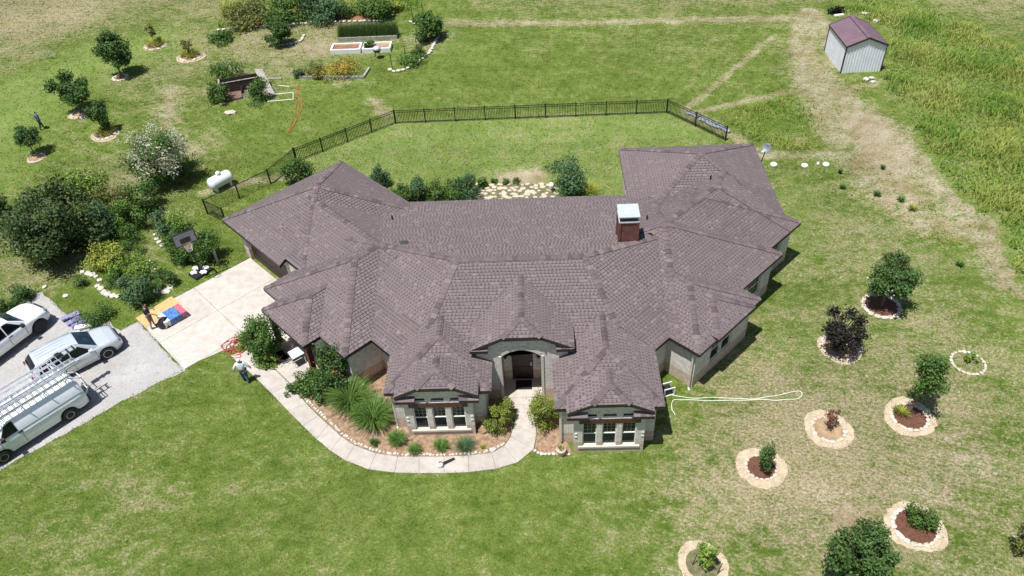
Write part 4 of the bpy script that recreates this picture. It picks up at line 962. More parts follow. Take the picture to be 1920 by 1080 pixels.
for i, (u, v, w) in enumerate(((1575, 326, 11), (1645, 368, 17), (1690, 378, 20), (1712, 395, 22), (1655, 318, 12), (1800, 500, 20), (1580, 355, 14))):
    grassclump(('dark weed tuft nearest the round white lids', 'weed tuft on bare ground right of the lids', 'broad weed tuft on the dirt below the shed track', 'yellowish weed tuft beside the dirt path', 'small weed tuft on the pebbly bare ground', 'green weed tuft between lawn and dirt path', 'low weed tuft on the lawn under the lids')[i], u, v, w, .3, ('dark', 'mid', 'grass', 'yellow', 'mid', 'grass', 'mid')[i], 130, 40 + i, name='weed_tuft', cat='weeds')
# ---- trees upper left
tree('tallest dark round-headed tree at upper left', 228, 143, 60, 66, 'dark', 4200, .17, trunk=.16, seed=31, k=26, fill=.32)
tree('dark spreading tree left of the lily bed at upper left', 152, 211, 134, 74, 'dark', 4000, .17, trunk=.2, seed=32, k=22, fill=.33)
tree('small leafy tree above a lily ring at upper left', 198, 247, 188, 37, 'dark', 1500, .13, trunk=.12, seed=33, k=12)
tree('small round dark tree near the left edge', 65, 290, 237, 46, 'dark', 1800, .14, trunk=.28, seed=34, k=14)
tree('thin sapling in the farthest pale lily ring', 290, 82, 46, 20, 'olive', 420, .14, name='sapling', trunk=.3, seed=35, k=8)
tree('thin sapling in the pale lily ring by the low hedge', 355, 102, 72, 26, 'olive', 420, .12, name='sapling', trunk=.2, seed=36, k=8)
for i, (u, v, w) in enumerate(((293, 84, 32), (357, 104, 34), (198, 250, 34))):
    x, y = G(u, v); m = MPP(u, v); t = thing('lily_clump', 'yellow-green lilies round the foot of %s' % ('the farthest thin sapling', 'the thin sapling by the hedge', 'the small leafy tree'), 'lilies', (x, y, .03)) if False else thing('lily_clump', 'yellow-green lilies round the foot of ' + ('the farthest thin sapling', 'the thin sapling by the hedge', 'the small leafy tree')[i], 'lilies', (x, y, .03))
    blades(t, 240, .5, w * m * .45, .06, 'yellow', 50 + i, r0=w * m * .45)
t, h, w = shrub('big round bush covered in white flowers', 312, 352, 252, 104, 'mid', 5200, .15, name='flowering_bush', seed=37, k=30, fill=.3, extra=('flower', 3200, .13))
shrub('huge dark juniper mass at left', 105, 490, 376, 172, 'jun', 11000, .17, name='juniper', seed=38, k=44, fill=.26)
shrub('bright green shrub at the top of the big shrub bed', 176, 392, 330, 66, 'light', 2600, .15, seed=39, k=16)
shrub('loose olive shrub in the middle of the big shrub bed', 228, 418, 352, 62, 'olive', 2200, .14, seed=40, k=16)
shrub('blue-green leafy shrub right of the juniper', 205, 452, 390, 46, 'blue', 1500, .14, seed=41)
shrub('rounded feathery green shrub at the right end of the big bed', 245, 440, 388, 62, 'grass', 2600, .12, seed=42, k=20, fill=.35)
shrub('mixed green shrub under the white flowering bush', 272, 400, 345, 60, 'mid', 2200, .13, seed=43, k=16)
shrub('dark shrub at the left edge of the picture', -6, 402, 372, 40, 'jun', 900, .15, seed=44)
shrub('low yellow-leaved plants below the juniper', 85, 500, 482, 60, 'yellow', 500, .12, seed=45, ry=.5)
# ---- garden beds left of the driveway
def bed_row(specs, grp=None):
    for i, (lab, u, v, top, w, leaf, n, sz) in enumerate(specs): shrub(lab, u, v, top, w, leaf, n, sz, seed=60 + i + int(u), k=12)
bed_row([('blue-green leafy plant at the upper end of the hoop bed', 305, 432, 396, 34, 'blue', 900, .12), ('tall yellow-green plant behind the basketball backboard', 338, 440, 402, 46, 'light', 1000, .11), ('blue-green shrub at the left side of the hoop bed', 318, 462, 425, 40, 'blue', 1100, .12),
 ('green shrub left of the basketball pole', 340, 490, 452, 42, 'mid', 1300, .11), ('broad dark-green shrub right of the basketball pole', 385, 498, 440, 62, 'mid', 2200, .12), ('leafy shrub between backboard and driveway', 355, 500, 470, 36, 'mid', 900, .11),
 ('bright grassy shrub at the top of the stone-edged bed', 205, 506, 472, 66, 'yellow', 1700, .11), ('green ground plant in the middle of the stone-edged bed', 245, 520, 490, 60, 'light', 1500, .1), ('dark leafy ground plant in the stone-edged bed', 218, 538, 512, 46, 'mid', 1000, .1), ('feathery green plant right in the stone-edged bed', 278, 522, 492, 40, 'light', 900, .1),
 ('broad dark glossy shrub at the lower end of the stone-edged bed', 256, 566, 525, 66, 'blue', 2400, .12), ('dark shrub above the white rock pile', 312, 538, 517, 38, 'dark', 1200, .1), ('small leafy weed on the lawn left of the stone-edged bed', 152, 540, 523, 26, 'mid', 350, .09),
 ('round dark shrub behind the white pickup', 45, 568, 543, 40, 'dark', 1300, .1), ('dark shrub at the left edge behind the pickup', 8, 584, 567, 26, 'dark', 600, .1), ('low leafy shrub beside the stacked purple bundles', 182, 606, 580, 62, 'mid', 1600, .09),
 ('narrow low hedge strip above the stone-edged bed', 243, 466, 436, 46, 'mid', 1300, .08), ('low triangular patch of greenery beside the hedge strip', 264, 474, 462, 26, 'grass', 500, .07)])
def rocks(label, pts, r, sset=None, name='rock_edging', cat='rocks'):
    x, y = G(*pts[0]); t = thing(name, label, cat, (x, y, 0))
    for u, v in pts: a, b = G(u, v); put_stone(t, a, b, r * random.uniform(.75, 1.3), .06, sset, name='rock')
rocks('line of large white rocks left of the stone-edged bed', [(155, 511), (165, 514), (174, 516), (181, 520), (187, 526), (184, 537), (191, 542), (195, 549), (203, 552), (212, 556), (221, 557)], .22)
rocks('pile of bright white rocks below the dark shrub by the driveway', [(299, 546), (306, 541), (312, 543), (319, 540), (309, 548), (316, 548)], .24, name='rock_pile')
rocks('small curved row of pale stones right of the stone-edged bed', [(281, 490), (286, 494), (288, 500), (290, 506), (287, 511)], .12)
rocks('pale rocks along the left edge of the hoop bed', [(291, 441), (294, 449), (299, 455), (305, 461)], .17)
rocks('lone white rocks on the lawn behind the silver vehicle', [(124, 556), (84, 539)], .17, name='white_rock')
# ---- back of the house
shrub('leafy shrub between the wire fence and the garage', 560, 350, 303, 56, 'mid', 2200, .12, seed=81)
shrub('small round shrub at the back corner of the garage', 714, 354, 314, 32, 'blue', 1300, .11, seed=82)
for i, (u, v, tp, w) in enumerate(((752, 385, 350, 42), (785, 384, 345, 46), (818, 383, 343, 46), (850, 382, 338, 46), (880, 376, 333, 48), (905, 352, 336, 20))):
    shrub(('hedge shrub nearest the garage behind the house', 'second hedge shrub from the garage behind the house', 'third hedge shrub from the garage behind the house', 'fourth hedge shrub from the garage behind the house', 'tallest hedge shrub beside the flagstone patio', 'small shrub between hedge and flagstone patio')[i], u, v, tp, w, ('mid', 'blue', 'mid', 'mid', 'blue', 'mid')[i], 1700 if w > 30 else 400, .11, seed=83 + i, group='hedge behind the house')
shrub('big grey-green bush right of the flagstone patio', 1064, 372, 310, 88, 'blue', 3800, .12, seed=90, k=22, fill=.36)
grassclump('yellow-green grass clump beside the big patio bush', 1098, 372, 50, .75, 'yellow', 500, 91, r0=.5, bw=.035)
for i, (u, v) in enumerate(((928, 344), (948, 345), (968, 345))): shrub(('left', 'middle', 'right')[i] + ' of three tiny plants at the top edge of the patio', u, v, v - 9, 15, 'mid', 220, .08, seed=92 + i)
pat = thing('flagstone_patio', 'patio of irregular pale flagstones with green joints behind the house', 'patio', (*G(965, 362), 0))
MB().prism([tuple(np.array(p) - np.array(pat.location[:2])) for p in ccw([G(893, 352), G(905, 345), G(1030, 345), G(1045, 380), G(890, 384)])], -.03, .012).build('bedding', M['moss'], pat)
rg = random.Random(4)
for j in range(7):
    for i in range(13):
        u = 896 + i * 11.6 + (j % 2) * 5 + rg.uniform(-4, 4); v = 347 + j * 5.6 + rg.uniform(-1.8, 1.8); x, y = G(u, v); k = 7; r = rg.uniform(.14, .26)
        p = [(x - pat.location.x + math.cos(a) * r * rg.uniform(.65, 1.15), y - pat.location.y + math.sin(a) * r * .85 * rg.uniform(.65, 1.15)) for a in [6.2832 * q / k + (i * 1.7 + j) for q in range(k)]]
        MB().prism(p, 0, .035 + rg.uniform(0, .012)).build('flagstone', M['stonetan'], pat)
# ---- front beds
shrub('dense green bush beside the porch and driveway', 500, 678, 606, 72, 'mid', 4600, .11, name='bush', seed=101, k=30, fill=.32)
shrub('low bright groundcover under the porch bush', 505, 688, 668, 52, 'light', 1100, .08, seed=102, ry=.5)
shrub('low green plants at the bush foot next to the driveway', 462, 655, 628, 26, 'light', 700, .08, seed=118)
shrub('tall dark rose bush with red blooms by the side wall', 630, 738, 662, 62, 'dark', 3800, .1, name='rose_bush', seed=103, k=26, fill=.34, extra=('red', 26, .12))
shrub('leafy plant beside the landing in the front bed', 582, 738, 702, 48, 'mid', 1300, .11, seed=104)
shrub('small broad-leaved plant left in the mulch bed', 548, 742, 726, 24, 'mid', 260, .1, seed=119)
shrub('dark leafy plant under the rose bush', 605, 758, 722, 26, 'dark', 700, .1, seed=105)
grassclump('tallest arching grass clump in the mulch bed', 656, 768, 80, 1.0, 'grass', 800, 106, r0=.45)
grassclump('wide arching grass clump in front of the left bay', 700, 798, 80, .85, 'grass', 750, 107, r0=.45)
grassclump('bright green tuft below the left corner of the left bay', 745, 834, 36, .5, 'grass', 420, 108)
grassclump('green tuft nearest the walkway under the left bay', 778, 851, 27, .36, 'grass', 260, 109)
grassclump('green tuft under the middle of the left bay windows', 827, 844, 32, .36, 'grass', 260, 110)
grassclump('spiky grey-green tuft under the right side of the left bay', 872, 846, 46, .42, 'blue', 320, 111, bw=.02)
grassclump('smallest green tuft near the stone edging at left', 702, 836, 19, .32, 'mid', 160, 112)
grassclump('dry straw clump between the two arching grasses', 668, 782, 34, .3, 'straw', 320, 113)
grassclump('yellow-green sprig at the right end of the mulch bed', 905, 842, 14, .2, 'yellow', 40, 114)
shrub('clipped green bush left of the entry path', 934, 812, 774, 46, 'hedge', 2600, .07, name='bush', seed=115, k=20, fill=.36)
shrub('taller clipped bush beside the entry left wall', 949, 790, 750, 40, 'hedge', 2200, .07, name='bush', seed=116, k=18, fill=.36)
shrub('clipped green bush right of the entry path', 1021, 806, 745, 54, 'hedge', 4200, .07, name='bush', seed=117, k=24, fill=.34, ry=1.2)
def boulder(label, u, v, r, mat, seed, sz=.7, name='boulder', cat='boulder'):
    me = stone_mesh(seed, sz); me.materials.append(M[mat]); x, y = G(u, v); o = link(name, me, None, None, (x, y, .08)); o.scale = (r, r * .8, r); return tag(o, label, cat)
boulder('brown boulder in the mulch right of the left bay', 906, 806, .42, 'soil', 3); boulder('pale rock at the right end of the stone edging', 924, 845, .2, 'stonewhite', 4)
boulder('flat pale rock on the grass below the compost bin', 431, 212, .55, 'stonetan', 5, .3)
# ---- vegetable garden far back
def wall_row(label, pts, r, name='stone_border', sset=None, step=None, cat='border'):
    P = [G(*p) for p in pts]; t = thing(name, label, cat, (*P[0], 0))
    for x, y, a in row_points(P, step or r * 1.9): put_stone(t, x, y, r * random.uniform(.85, 1.15), .1, sset, sy=.8, rz=a)
wall_row('curved dry-stone border along the long garden bed at the top', [(410, 57), (470, 52), (500, 50), (560, 46), (640, 42), (715, 40), (738, 28)], .24)
wall_row('curved stone border below the dark conifer', [(520, 86), (545, 84), (565, 78), (571, 66)], .22)
wall_row('long curved stone border of the fig bed', [(732, 132), (740, 136), (760, 132), (785, 117), (806, 100), (815, 82), (825, 62)], .26)
wall_row('short stone border above the fig bed', [(770, 42), (778, 46), (790, 45)], .2)
def timber_edge(label, pts, h=.22):
    P = [G(*p) for p in pts]; t = thing('timber_edging', label, 'edging', (*P[0], 0))
    for i in range(len(P) - 1): MB().bar((P[i][0] - P[0][0], P[i][1] - P[0][1], h / 2), (P[i + 1][0] - P[0][0], P[i + 1][1] - P[0][1], h / 2), .16, h).build('timber', M['timber'], t)
timber_edge('grey timbers along the yellow vegetable bed', [(562, 147), (620, 147), (682, 147), (693, 130)])
timber_edge('short grey timber on the grass right of the compost bin', [(503, 150), (528, 150)], .18)
def box_bed(label, u, v, wpx, d, mat, soil, h=.4, t=.16):
    x, y = G(u, v); w = wpx * MPP(u, v); e = thing('raised_bed', label, 'raised bed', (x, y + d / 2, 0)); W, D = w / 2, d / 2
    for (a, b, c, f) in ((-W, W, -D, -D + t), (-W, W, D - t, D), (-W, -W + t, -D + t, D - t), (W - t, W, -D + t, D - t)): MB().box(a, b, c, f, -.02, h).build('side', M[mat], e)
    MB().box(-W + t, W - t, -D + t, D - t, -.02, h - .12).build('soil', M[soil], e); return e, W, D
box_bed('left white-sided raised bed of red soil', 648, 101, 55, 1.5, 'white', 'redsoil'); e, W_, D_ = box_bed('right white-sided raised bed behind the grill', 706, 99, 52, 1.5, 'white', 'soil')
foliage(e, (-W_ * .55, 0, .55), (.5, .5, .3), 420, 'mid', .12, name='foliage')
e, W_, D_ = box_bed('long grey raised bed full of feathery asparagus', 690, 76, 108, 1.3, 'timber', 'soil', .35); blades(e, 2600, 1.5, .35, .035, 'dark', 77, area=(W_, D_ * .9), arch=.3)
bq = thing('charcoal_grill', 'black kettle grill standing before the white raised bed', 'grill', (*G(709, 109), 0))
MB().lathe([(.05, .55), (.3, .62), (.36, .8), (.36, .82)], 14).build('bowl', M['black'], bq, smooth=True); MB().lathe([(.37, .82), (.33, 1.0), (.2, 1.1), (.03, 1.14)], 14).build('lid', M['galv'], bq, smooth=True)
for k in range(4): a = math.pi / 4 + k * math.pi / 2; MB().tube([(math.cos(a) * .2, math.sin(a) * .2, .62), (math.cos(a) * .4, math.sin(a) * .4, 0)], .02, 6).build('leg', M['black'], bq)
bed_row([('wild green plants at the left end of the far garden bed', 455, 54, 15, 90, 'olive', 2200, .2), ('tall green weeds in the far garden bed', 530, 48, 4, 80, 'mid', 2400, .2), ('leafy dark plants in the middle of the far garden bed', 610, 42, 2, 70, 'blue', 2200, .2), ('dark leafy plants further right in the far garden bed', 588, 38, -6, 60, 'blue', 1600, .2), ('green plants at the right end of the far garden bed', 705, 38, 0, 60, 'mid', 1800, .2), ('small row of plants on the red soil of the far bed', 655, 32, 18, 30, 'mid', 500, .16),
 ('yellow-green weeds at the right end of the far bed', 730, 22, 2, 50, 'yellow', 900, .18), ('low dense shrub left of the conifer', 413, 82, 64, 44, 'mid', 1300, .14), ('yellowish vegetable plants in the timber bed', 640, 146, 122, 80, 'gold', 1500, .13), ('golden vegetable plants left in the timber bed', 592, 146, 126, 40, 'olive', 800, .13), ('dark shrub at the left end of the timber bed', 562, 145, 128, 22, 'blue', 700, .12),
 ('fig tree on the curved stone border', 800, 80, 28, 46, 'mid', 1700, .2), ('dark fig bush right on the curved stone border', 818, 70, 25, 30, 'blue', 900, .2), ('small bush inside the short stone border', 784, 42, 30, 24, 'mid', 500, .15), ('row of green plants in the fig bed', 770, 122, 100, 44, 'grass', 900, .13), ('dark plant at the middle of the fig bed', 785, 110, 88, 26, 'dark', 600, .13),
 ('bushy plant left of the compost bin', 410, 196, 155, 36, 'mid', 1500, .13), ('green bush behind the compost bin', 425, 150, 118, 50, 'mid', 1500, .14), ('leafy bush in front of the brush pile', 487, 190, 150, 34, 'mid', 1300, .13), ('wispy plants below the brush pile', 480, 198, 180, 40, 'grass', 600, .1)])
MB_ = None
sd = struct(sheet('red_soil_bed', ccw([G(636, 40), G(720, 38), G(715, 22), G(650, 22)]), .02, M['redsoil']))
tree('broad dark conifer with spreading boughs in the garden', 526, 86, 33, 64, 'dark', 3800, .17, name='conifer', trunk=.02, seed=131, k=26, fill=.3, cone=.5)
for i, (u, v, h) in enumerate(((736, 130, 1.5), (762, 115, 1.5), (783, 98, 1.4), (775, 40, 1.6), (795, 36, 1.6))):
    x, y = G(u, v); tag(MB().tube([(0, 0, 0), (-.04, 0, h)], .03, 6).build('garden_stake', M['black'], loc=(x, y, 0)), ('dark garden stake at the left end of the fig bed', 'dark garden stake in the middle of the fig bed', 'dark garden stake right in the fig bed', 'left dark stake at the short stone border', 'right dark stake at the short stone border')[i], 'stake')
# compost bin, brush pile, frame, orange cord
cb = thing('compost_bin', 'dark three-sided compost bin of boards with brown compost', 'compost bin', (*G(455, 172), 0), .33)
for k in range(4):
    z0, z1 = .05 + k * .24, .27 + k * .24
    MB().box(-1.7, 1.7, .95, 1.0, z0, z1).build('board', M['darktimber'], cb); MB().box(-1.7, 1.7, .0, .05, z0, z1).build('board', M['darktimber'], cb); MB().box(-1.7, -1.65, .05, .95, z0, z1).build('board', M['darktimber'], cb)
    MB().box(-1.7, -1.65, -1.4, 0, z0, z1).build('board', M['darktimber'], cb); MB().box(-.02, .03, -.7, 0, z0, z1).build('board', M['darktimber'], cb) if k < 2 else None
MB().box(-1.74, 1.74, -.02, .07, 1.02, 1.07).build('top_rail', M['timber'], cb); MB().box(-1.74, -1.62, .07, 1.0, 1.02, 1.07).build('top_rail', M['timber'], cb)
MB().box(-1.6, -.1, -1.35, -.02, -.02, .16).build('compost', M['compost'], cb)
bp_ = thing('brush_pile', 'pile of dry grey branches and planks leaning on the compost bin', 'brush pile', (*G(484, 172), 0)); rg = random.Random(9); m = MB()
for k in range(70):
    x, y = rg.uniform(-1.0, 1.0), rg.uniform(-1.0, 1.0); a = rg.uniform(0, 6.28); l = rg.uniform(.5, 1.3); z = rg.uniform(.1, .7) * (1 - abs(x)); m.tube([(x, y, z), (x + math.cos(a) * l * .5, y + math.sin(a) * l * .5, z + rg.uniform(-.05, .3)), (x + math.cos(a) * l, y + math.sin(a) * l, max(.02, z + rg.uniform(-.3, .2)))], [.03, .022, .01], 5)
stuff(m.build('branches', M['twig'], bp_))
for k in range(5): MB().bar((-.3 + k * .14, 1.5, 1.35), (.9 + k * .18, -.4 - k * .1, .08), .13, .04).build('plank', M['timber'], bp_)
pf = thing('pipe_frame', 'rectangular frame of white pipe lying on the grass', 'pipe frame', (*G(530, 180), 0)); c0 = pf.location
def rel(u, v, z=.04): x, y = G(u, v); return (x - c0.x, y - c0.y, z)
for a, b in (((505, 179), (550, 174)), ((550, 174), (550, 187)), ((550, 187), (502, 191)), ((522, 161), (543, 163))): MB().tube([rel(*a), rel(*b)], .035, 6).build('pipe', M['pvc'], pf)
def cable(label, pts, r, mat, name, cat, z=.03, sub=6):
    P = [Vector((*G(u, v), 0)) for u, v in pts]; o = P[0].copy(); out = []
    for i in range(len(P) - 1):
        p0, p1, p2, p3 = P[max(0, i - 1)], P[i], P[i + 1], P[min(len(P) - 1, i + 2)]
        for k in range(sub):
            t = k / sub; q = .5 * ((2 * p1) + (p2 - p0) * t + (2 * p0 - 5 * p1 + 4 * p2 - p3) * t * t + (3 * p1 - p0 - 3 * p2 + p3) * t ** 3); out.append((q.x - o.x, q.y - o.y, z + .02 * math.sin(len(out) * .9)))
    out.append((P[-1].x - o.x, P[-1].y - o.y, z)); m = MB(); m.tube(out, r, 6); return tag(m.build(name, mat, loc=tuple(o), smooth=True), label, cat)
cable('orange cord lying in loose loops on the back lawn', [(561, 160), (556, 168), (557, 185), (553, 215), (545, 235), (541, 250), (552, 235), (562, 215), (567, 200), (566, 180), (563, 162), (559, 172), (561, 200), (556, 225), (547, 240), (541, 247)], .02, M['hoseorange'], 'extension_cord', 'cord')
cable('long pale hose looped out from the right front corner of the house', [(1252, 735), (1262, 742), (1300, 747), (1350, 746), (1400, 749), (1440, 745), (1480, 737), (1497, 734), (1504, 740), (1495, 748), (1460, 751), (1420, 750), (1360, 752), (1300, 751), (1268, 750), (1260, 755), (1260, 768), (1266, 779)], .02, M['hosewhite'], 'garden_hose', 'hose')
# crossed stakes in the far-left grass
cs = thing('crossed_stakes', 'dark crossed stakes standing in the yellow-green grass at far left', 'stakes', (*G(97, 110), 0))
for a, b in (((-.55, 0, 0), (.45, 0, 1.0)), ((.3, .05, 0), (-.4, .05, 1.2)), ((-.5, -.1, .9), (.5, -.1, .2))): MB().tube([a, b], .035, 6).build('stake', M['twig'], cs)

# ================================================================== FENCES
def fence_run(name, label, pts, h, kind, step=2.35):
    P = [Vector((*G(u, v), 0)) for u, v in pts]; t = thing(name, label, 'fence', tuple(P[0])); o = P[0]; pk = MB()
    pm = mesh_data('post', *(lambda b: (b.v, b.f))(MB().box(-.04, .04, -.04, .04, -.05, h + .06).box(-.05, .05, -.05, .05, h + .06, h + .09))); pm.materials.append(M['black'])
    for i in range(len(P) - 1):
        a, b = P[i] - o, P[i + 1] - o; d = b - a; L_ = d.length; n = max(1, round(L_ / step)); ang = math.atan2(d.y, d.x)
        for k in range(n + (1 if i == len(P) - 2 else 0)): q = bpy.data.objects.new('post', pm); COL.objects.link(q); q.parent = t; q.location = a + d * (k / n); q.rotation_euler = (0, 0, ang)
        for k in range(n):
            p0, p1 = a + d * (k / n), a + d * ((k + 1) / n)
            for z in ((h, h - .16, .14) if kind == 'picket' else (h,)): MB().bar((p0.x, p0.y, z), (p1.x, p1.y, z), .035, .035).build('rail', M['black'], t)
        if kind == 'picket':
            m = int(L_ / .125)
            for k in range(m): p = a + d * ((k + .5) / m); pk.bar((p.x, p.y, .05), (p.x, p.y, h), .03)
        else:
            m = int(L_ / .16); s = d.normalized()
            for k in range(-int(h / .16), m):
                for sg in (1, -1):
                    x0 = k * .16; x1 = x0 + h; z0, z1 = (0.02, h) if sg > 0 else (h, .02); c0, c1 = max(0, x0), min(L_, x1)
                    if c1 - c0 < .05: continue
                    za = z0 + (z1 - z0) * (c0 - x0) / h; zb = z0 + (z1 - z0) * (c1 - x0) / h; A, B = a + s * c0, a + s * c1; pk.bar((A.x, A.y, za), (B.x, B.y, zb), .012)
    stuff(pk.build('picket_run' if kind == 'picket' else 'wire_mesh', M['black'], t)); return t
FH = HT(1250, 212, 187)
fence_run('metal_fence', 'black metal picket fence round the back lawn', [(1360, 264), (1250, 212), (742, 232), (557, 304)], FH, 'picket')
fence_run('wire_fence', 'black wire-mesh fence running from picket fence to garage corner', [(556, 305), (508, 345), (450, 373), (390, 402), (424, 418)], FH * 1.02, 'wire', 2.6)
x, y = G(1290, 236); t = thing('rock_row', 'row of grey-blue rocks behind the fence at its right corner', 'rocks', (x, y, 0)); M['bluestone'] = simple('blue_grey_rock', (0.27, 0.29, 0.32), .9, var=.35, scale=6); STB = stone_set(M['bluestone']); rg = random.Random(2)
for k in range(46): f = k / 45; u, v = 1286 + f * 72, 217 + f * 36; a, b = G(u + rg.uniform(-2, 6), v + rg.uniform(-2, 2)); put_stone(t, a + .25, b + .35, rg.uniform(.12, .26), .1, STB, name='rock')

# ================================================================== SHED
sx0, sy0 = G(1576, 137); sx1, sy1 = G(1645, 129); sa = 0.02; sw = math.hypot(sx1 - sx0, sy1 - sy0); sdp = 4.2; sh = HT(1576, 137, 87); pkz = sh + .62
shed = thing('shed', 'pale ribbed metal garden shed with maroon gable roof', 'shed', (sx0, sy0, 0), sa)
def ribbed(name, p0, p1, zt, par, mat, th=.035, pitch=.23, apex=None):
    """upright sheet from p0 to p1 with pressed ribs, outside on the right"""
    p0 = Vector(p0); p1 = Vector(p1); d = p1 - p0; L_ = d.length; d.normalize(); n = Vector((d.y, -d.x, 0)); pr = []; s = 0
    while s < L_ - .01:
        for ds, dn in ((0, 0), (.1, 0), (.12, th), (.2, th), (.23, 0)): pr.append((min(L_, s + ds), dn))
        s += pitch
    pr.append((L_, 0)); V, F = [], []
    for s, dn in pr:
        z = zt if apex is None else zt + (apex - zt) * (1 - abs(2 * s / L_ - 1)); q = p0 + d * s + n * dn; V += [(q.x, q.y, 0), (q.x, q.y, z)]
    for i in range(len(pr) - 1): F.append((2 * i, 2 * i + 2, 2 * i + 3, 2 * i + 1))
    return obj(name, V, F, mat, par)
ribbed('wall', (0, 0, 0), (sw, 0, 0), sh, shed, M['shedwall'], apex=pkz - .04); ribbed('wall', (0, sdp, 0), (0, 0, 0), sh, shed, M['shedwall']); ribbed('wall', (sw, 0, 0), (sw, sdp, 0), sh, shed, M['shedwall']); ribbed('wall', (sw, sdp, 0), (0, sdp, 0), sh, shed, M['shedwall'], apex=pkz - .04)
for sgn in (0, 1):
    xe = -.08 if sgn == 0 else sw + .08; V, F = [], []; k = 0; yy = -.1
    pr = []
    while yy < sdp + .08: pr += [(yy, 0), (yy + .13, 0), (yy + .15, .03), (yy + .2, .03), (yy + .22, 0)]; yy += .23
    for (q, dz) in pr: V += [(xe, q, sh + .0 + dz), (sw / 2, q, pkz + .06 + dz)]
    for i in range(len(pr) - 1): F.append((2 * i, 2 * i + 2, 2 * i + 3, 2 * i + 1) if sgn else (2 * i + 1, 2 * i + 3, 2 * i + 2, 2 * i))
    obj('roof_sheet', V, F, M['shedroof'], shed)
    for yy in (-.12, sdp + .08): MB().bar((xe, yy, sh - .03), (sw / 2, yy, pkz + .03), .05, .14).build('rake_trim', M['trim'], shed)
    for yy in (0, sdp): MB().box((-.05 if sgn == 0 else sw - .03), (.03 if sgn == 0 else sw + .05), yy - .05, yy + .05, 0, sh).build('corner_trim', M['trim'], shed)
    MB().bar((xe, -.1, sh - .03), (xe, sdp + .1, sh - .03), .04, .1).build('eave_trim', M['trim'], shed)
MB().box(sw / 2 - .16, sw / 2 + .16, -.1, sdp + .1, pkz + .05, pkz + .1).build('ridge_trim', M['shedroof'], shed)
# scrap behind and beside the shed
x, y = G(1569, 26); t = thing('scrap_heap', 'dark heap with a white board in the grass above the shed', 'scrap', (x, y, 0)); foliage(t, (0, 0, .35), (.9, .4, .35), 120, 'purple', .25, seed=6, name='debris'); MB().box(-.5, .4, -.6, -.3, .0, .12).build('white_board', M['white'], t, rot=(0, 0, .2))
for i, (u, v, r) in enumerate(((1621, 27, .35), (1643, 40, .4), (1624, 150, .32), (1634, 148, .28), (1636, 155, .25))):
    boulder(('pale rock in the long grass above the shed roof', 'white rock right of the shed roof peak', 'white rock left of a pair below the shed', 'white rock right of a pair below the shed', 'smallest white rock below the shed')[i], u, v, r, 'stonewhite', 10 + i, .5, name='rock', cat='rock')
# ================================================================== PROPANE TANK
A = Vector((*G(392, 350, .6), 0)); B = Vector((*G(434, 328, .6), 0)); c = (A + B) / 2; an = math.atan2(B.y - A.y, B.x - A.x); TL = (B - A).length; r = .44
tk = thing('propane_tank', 'white horizontal propane tank beside the wire fence', 'propane tank', (c.x, c.y, 0), an); prof = []
for k in range(7): a = math.pi / 2 * k / 6; prof.append((r * math.sin(a) + .002, -TL / 2 + r * .6 - r * .6 * math.cos(a)))
for k in range(7): a = math.pi / 2 * (1 - k / 6); prof.append((r * math.sin(a) + .002, TL / 2 - r * .6 + r * .6 * math.cos(a)))
MB().lathe(prof, 24, Matrix.Translation((0, 0, .68)) @ Matrix.Rotation(math.pi / 2, 4, 'Y')).build('vessel', M['tank'], tk, smooth=True)
MB().lathe([(.17, 1.1), (.17, 1.26), (.12, 1.34), (.01, 1.36)], 14).build('dome', M['tank'], tk, smooth=True)
for s in (-1, 1): MB().box(s * TL * .3 - .06, s * TL * .3 + .06, -.33, .33, 0, .42).build('leg', M['galv'], tk)
# ================================================================== VEHICLES
def interp(tab, x):
    xs = [p[0] for p in tab]; return float(np.interp(x, xs, [p[1] for p in tab]))
def wheel(par, x, y, r, w, rimr, spokes=5, mat='rim'):
    t = bpy.data.objects.new('wheel', None); COL.objects.link(t); t.parent = par; t.location = (x, y, r); s = 1 if y > 0 else -1; R_ = Matrix.Rotation(-math.pi / 2 * s, 4, 'X')
    MB().lathe([(rimr, -w * .45), (r * .93, -w * .5), (r, -w * .35), (r, w * .35), (r * .93, w * .5), (rimr, w * .46)], 24, R_).build('tyre', M['rubber'], t, smooth=True)
    m = MB(); m.lathe([(rimr, w * .3), (rimr, w * .47), (rimr * .88, w * .47), (rimr * .86, w * .32)], 24, R_); m.lathe([(.01, w * .44), (rimr * .26, w * .44), (rimr * .24, w * .3)], 12, R_)
    for k in range(spokes):
        a = 6.2832 * k / spokes; M2 = R_ @ Matrix.Rotation(a, 4, 'Z'); m.box(rimr * .15, rimr * .92, -rimr * .1, rimr * .1, w * .34, w * .43, M2)
    m.build('rim', M[mat], t); MB().lathe([(rimr * .9, w * .1), (rimr * .9, w * .3), (.01, w * .3)], 20, R_).build('brake_disc', M['black'], t)
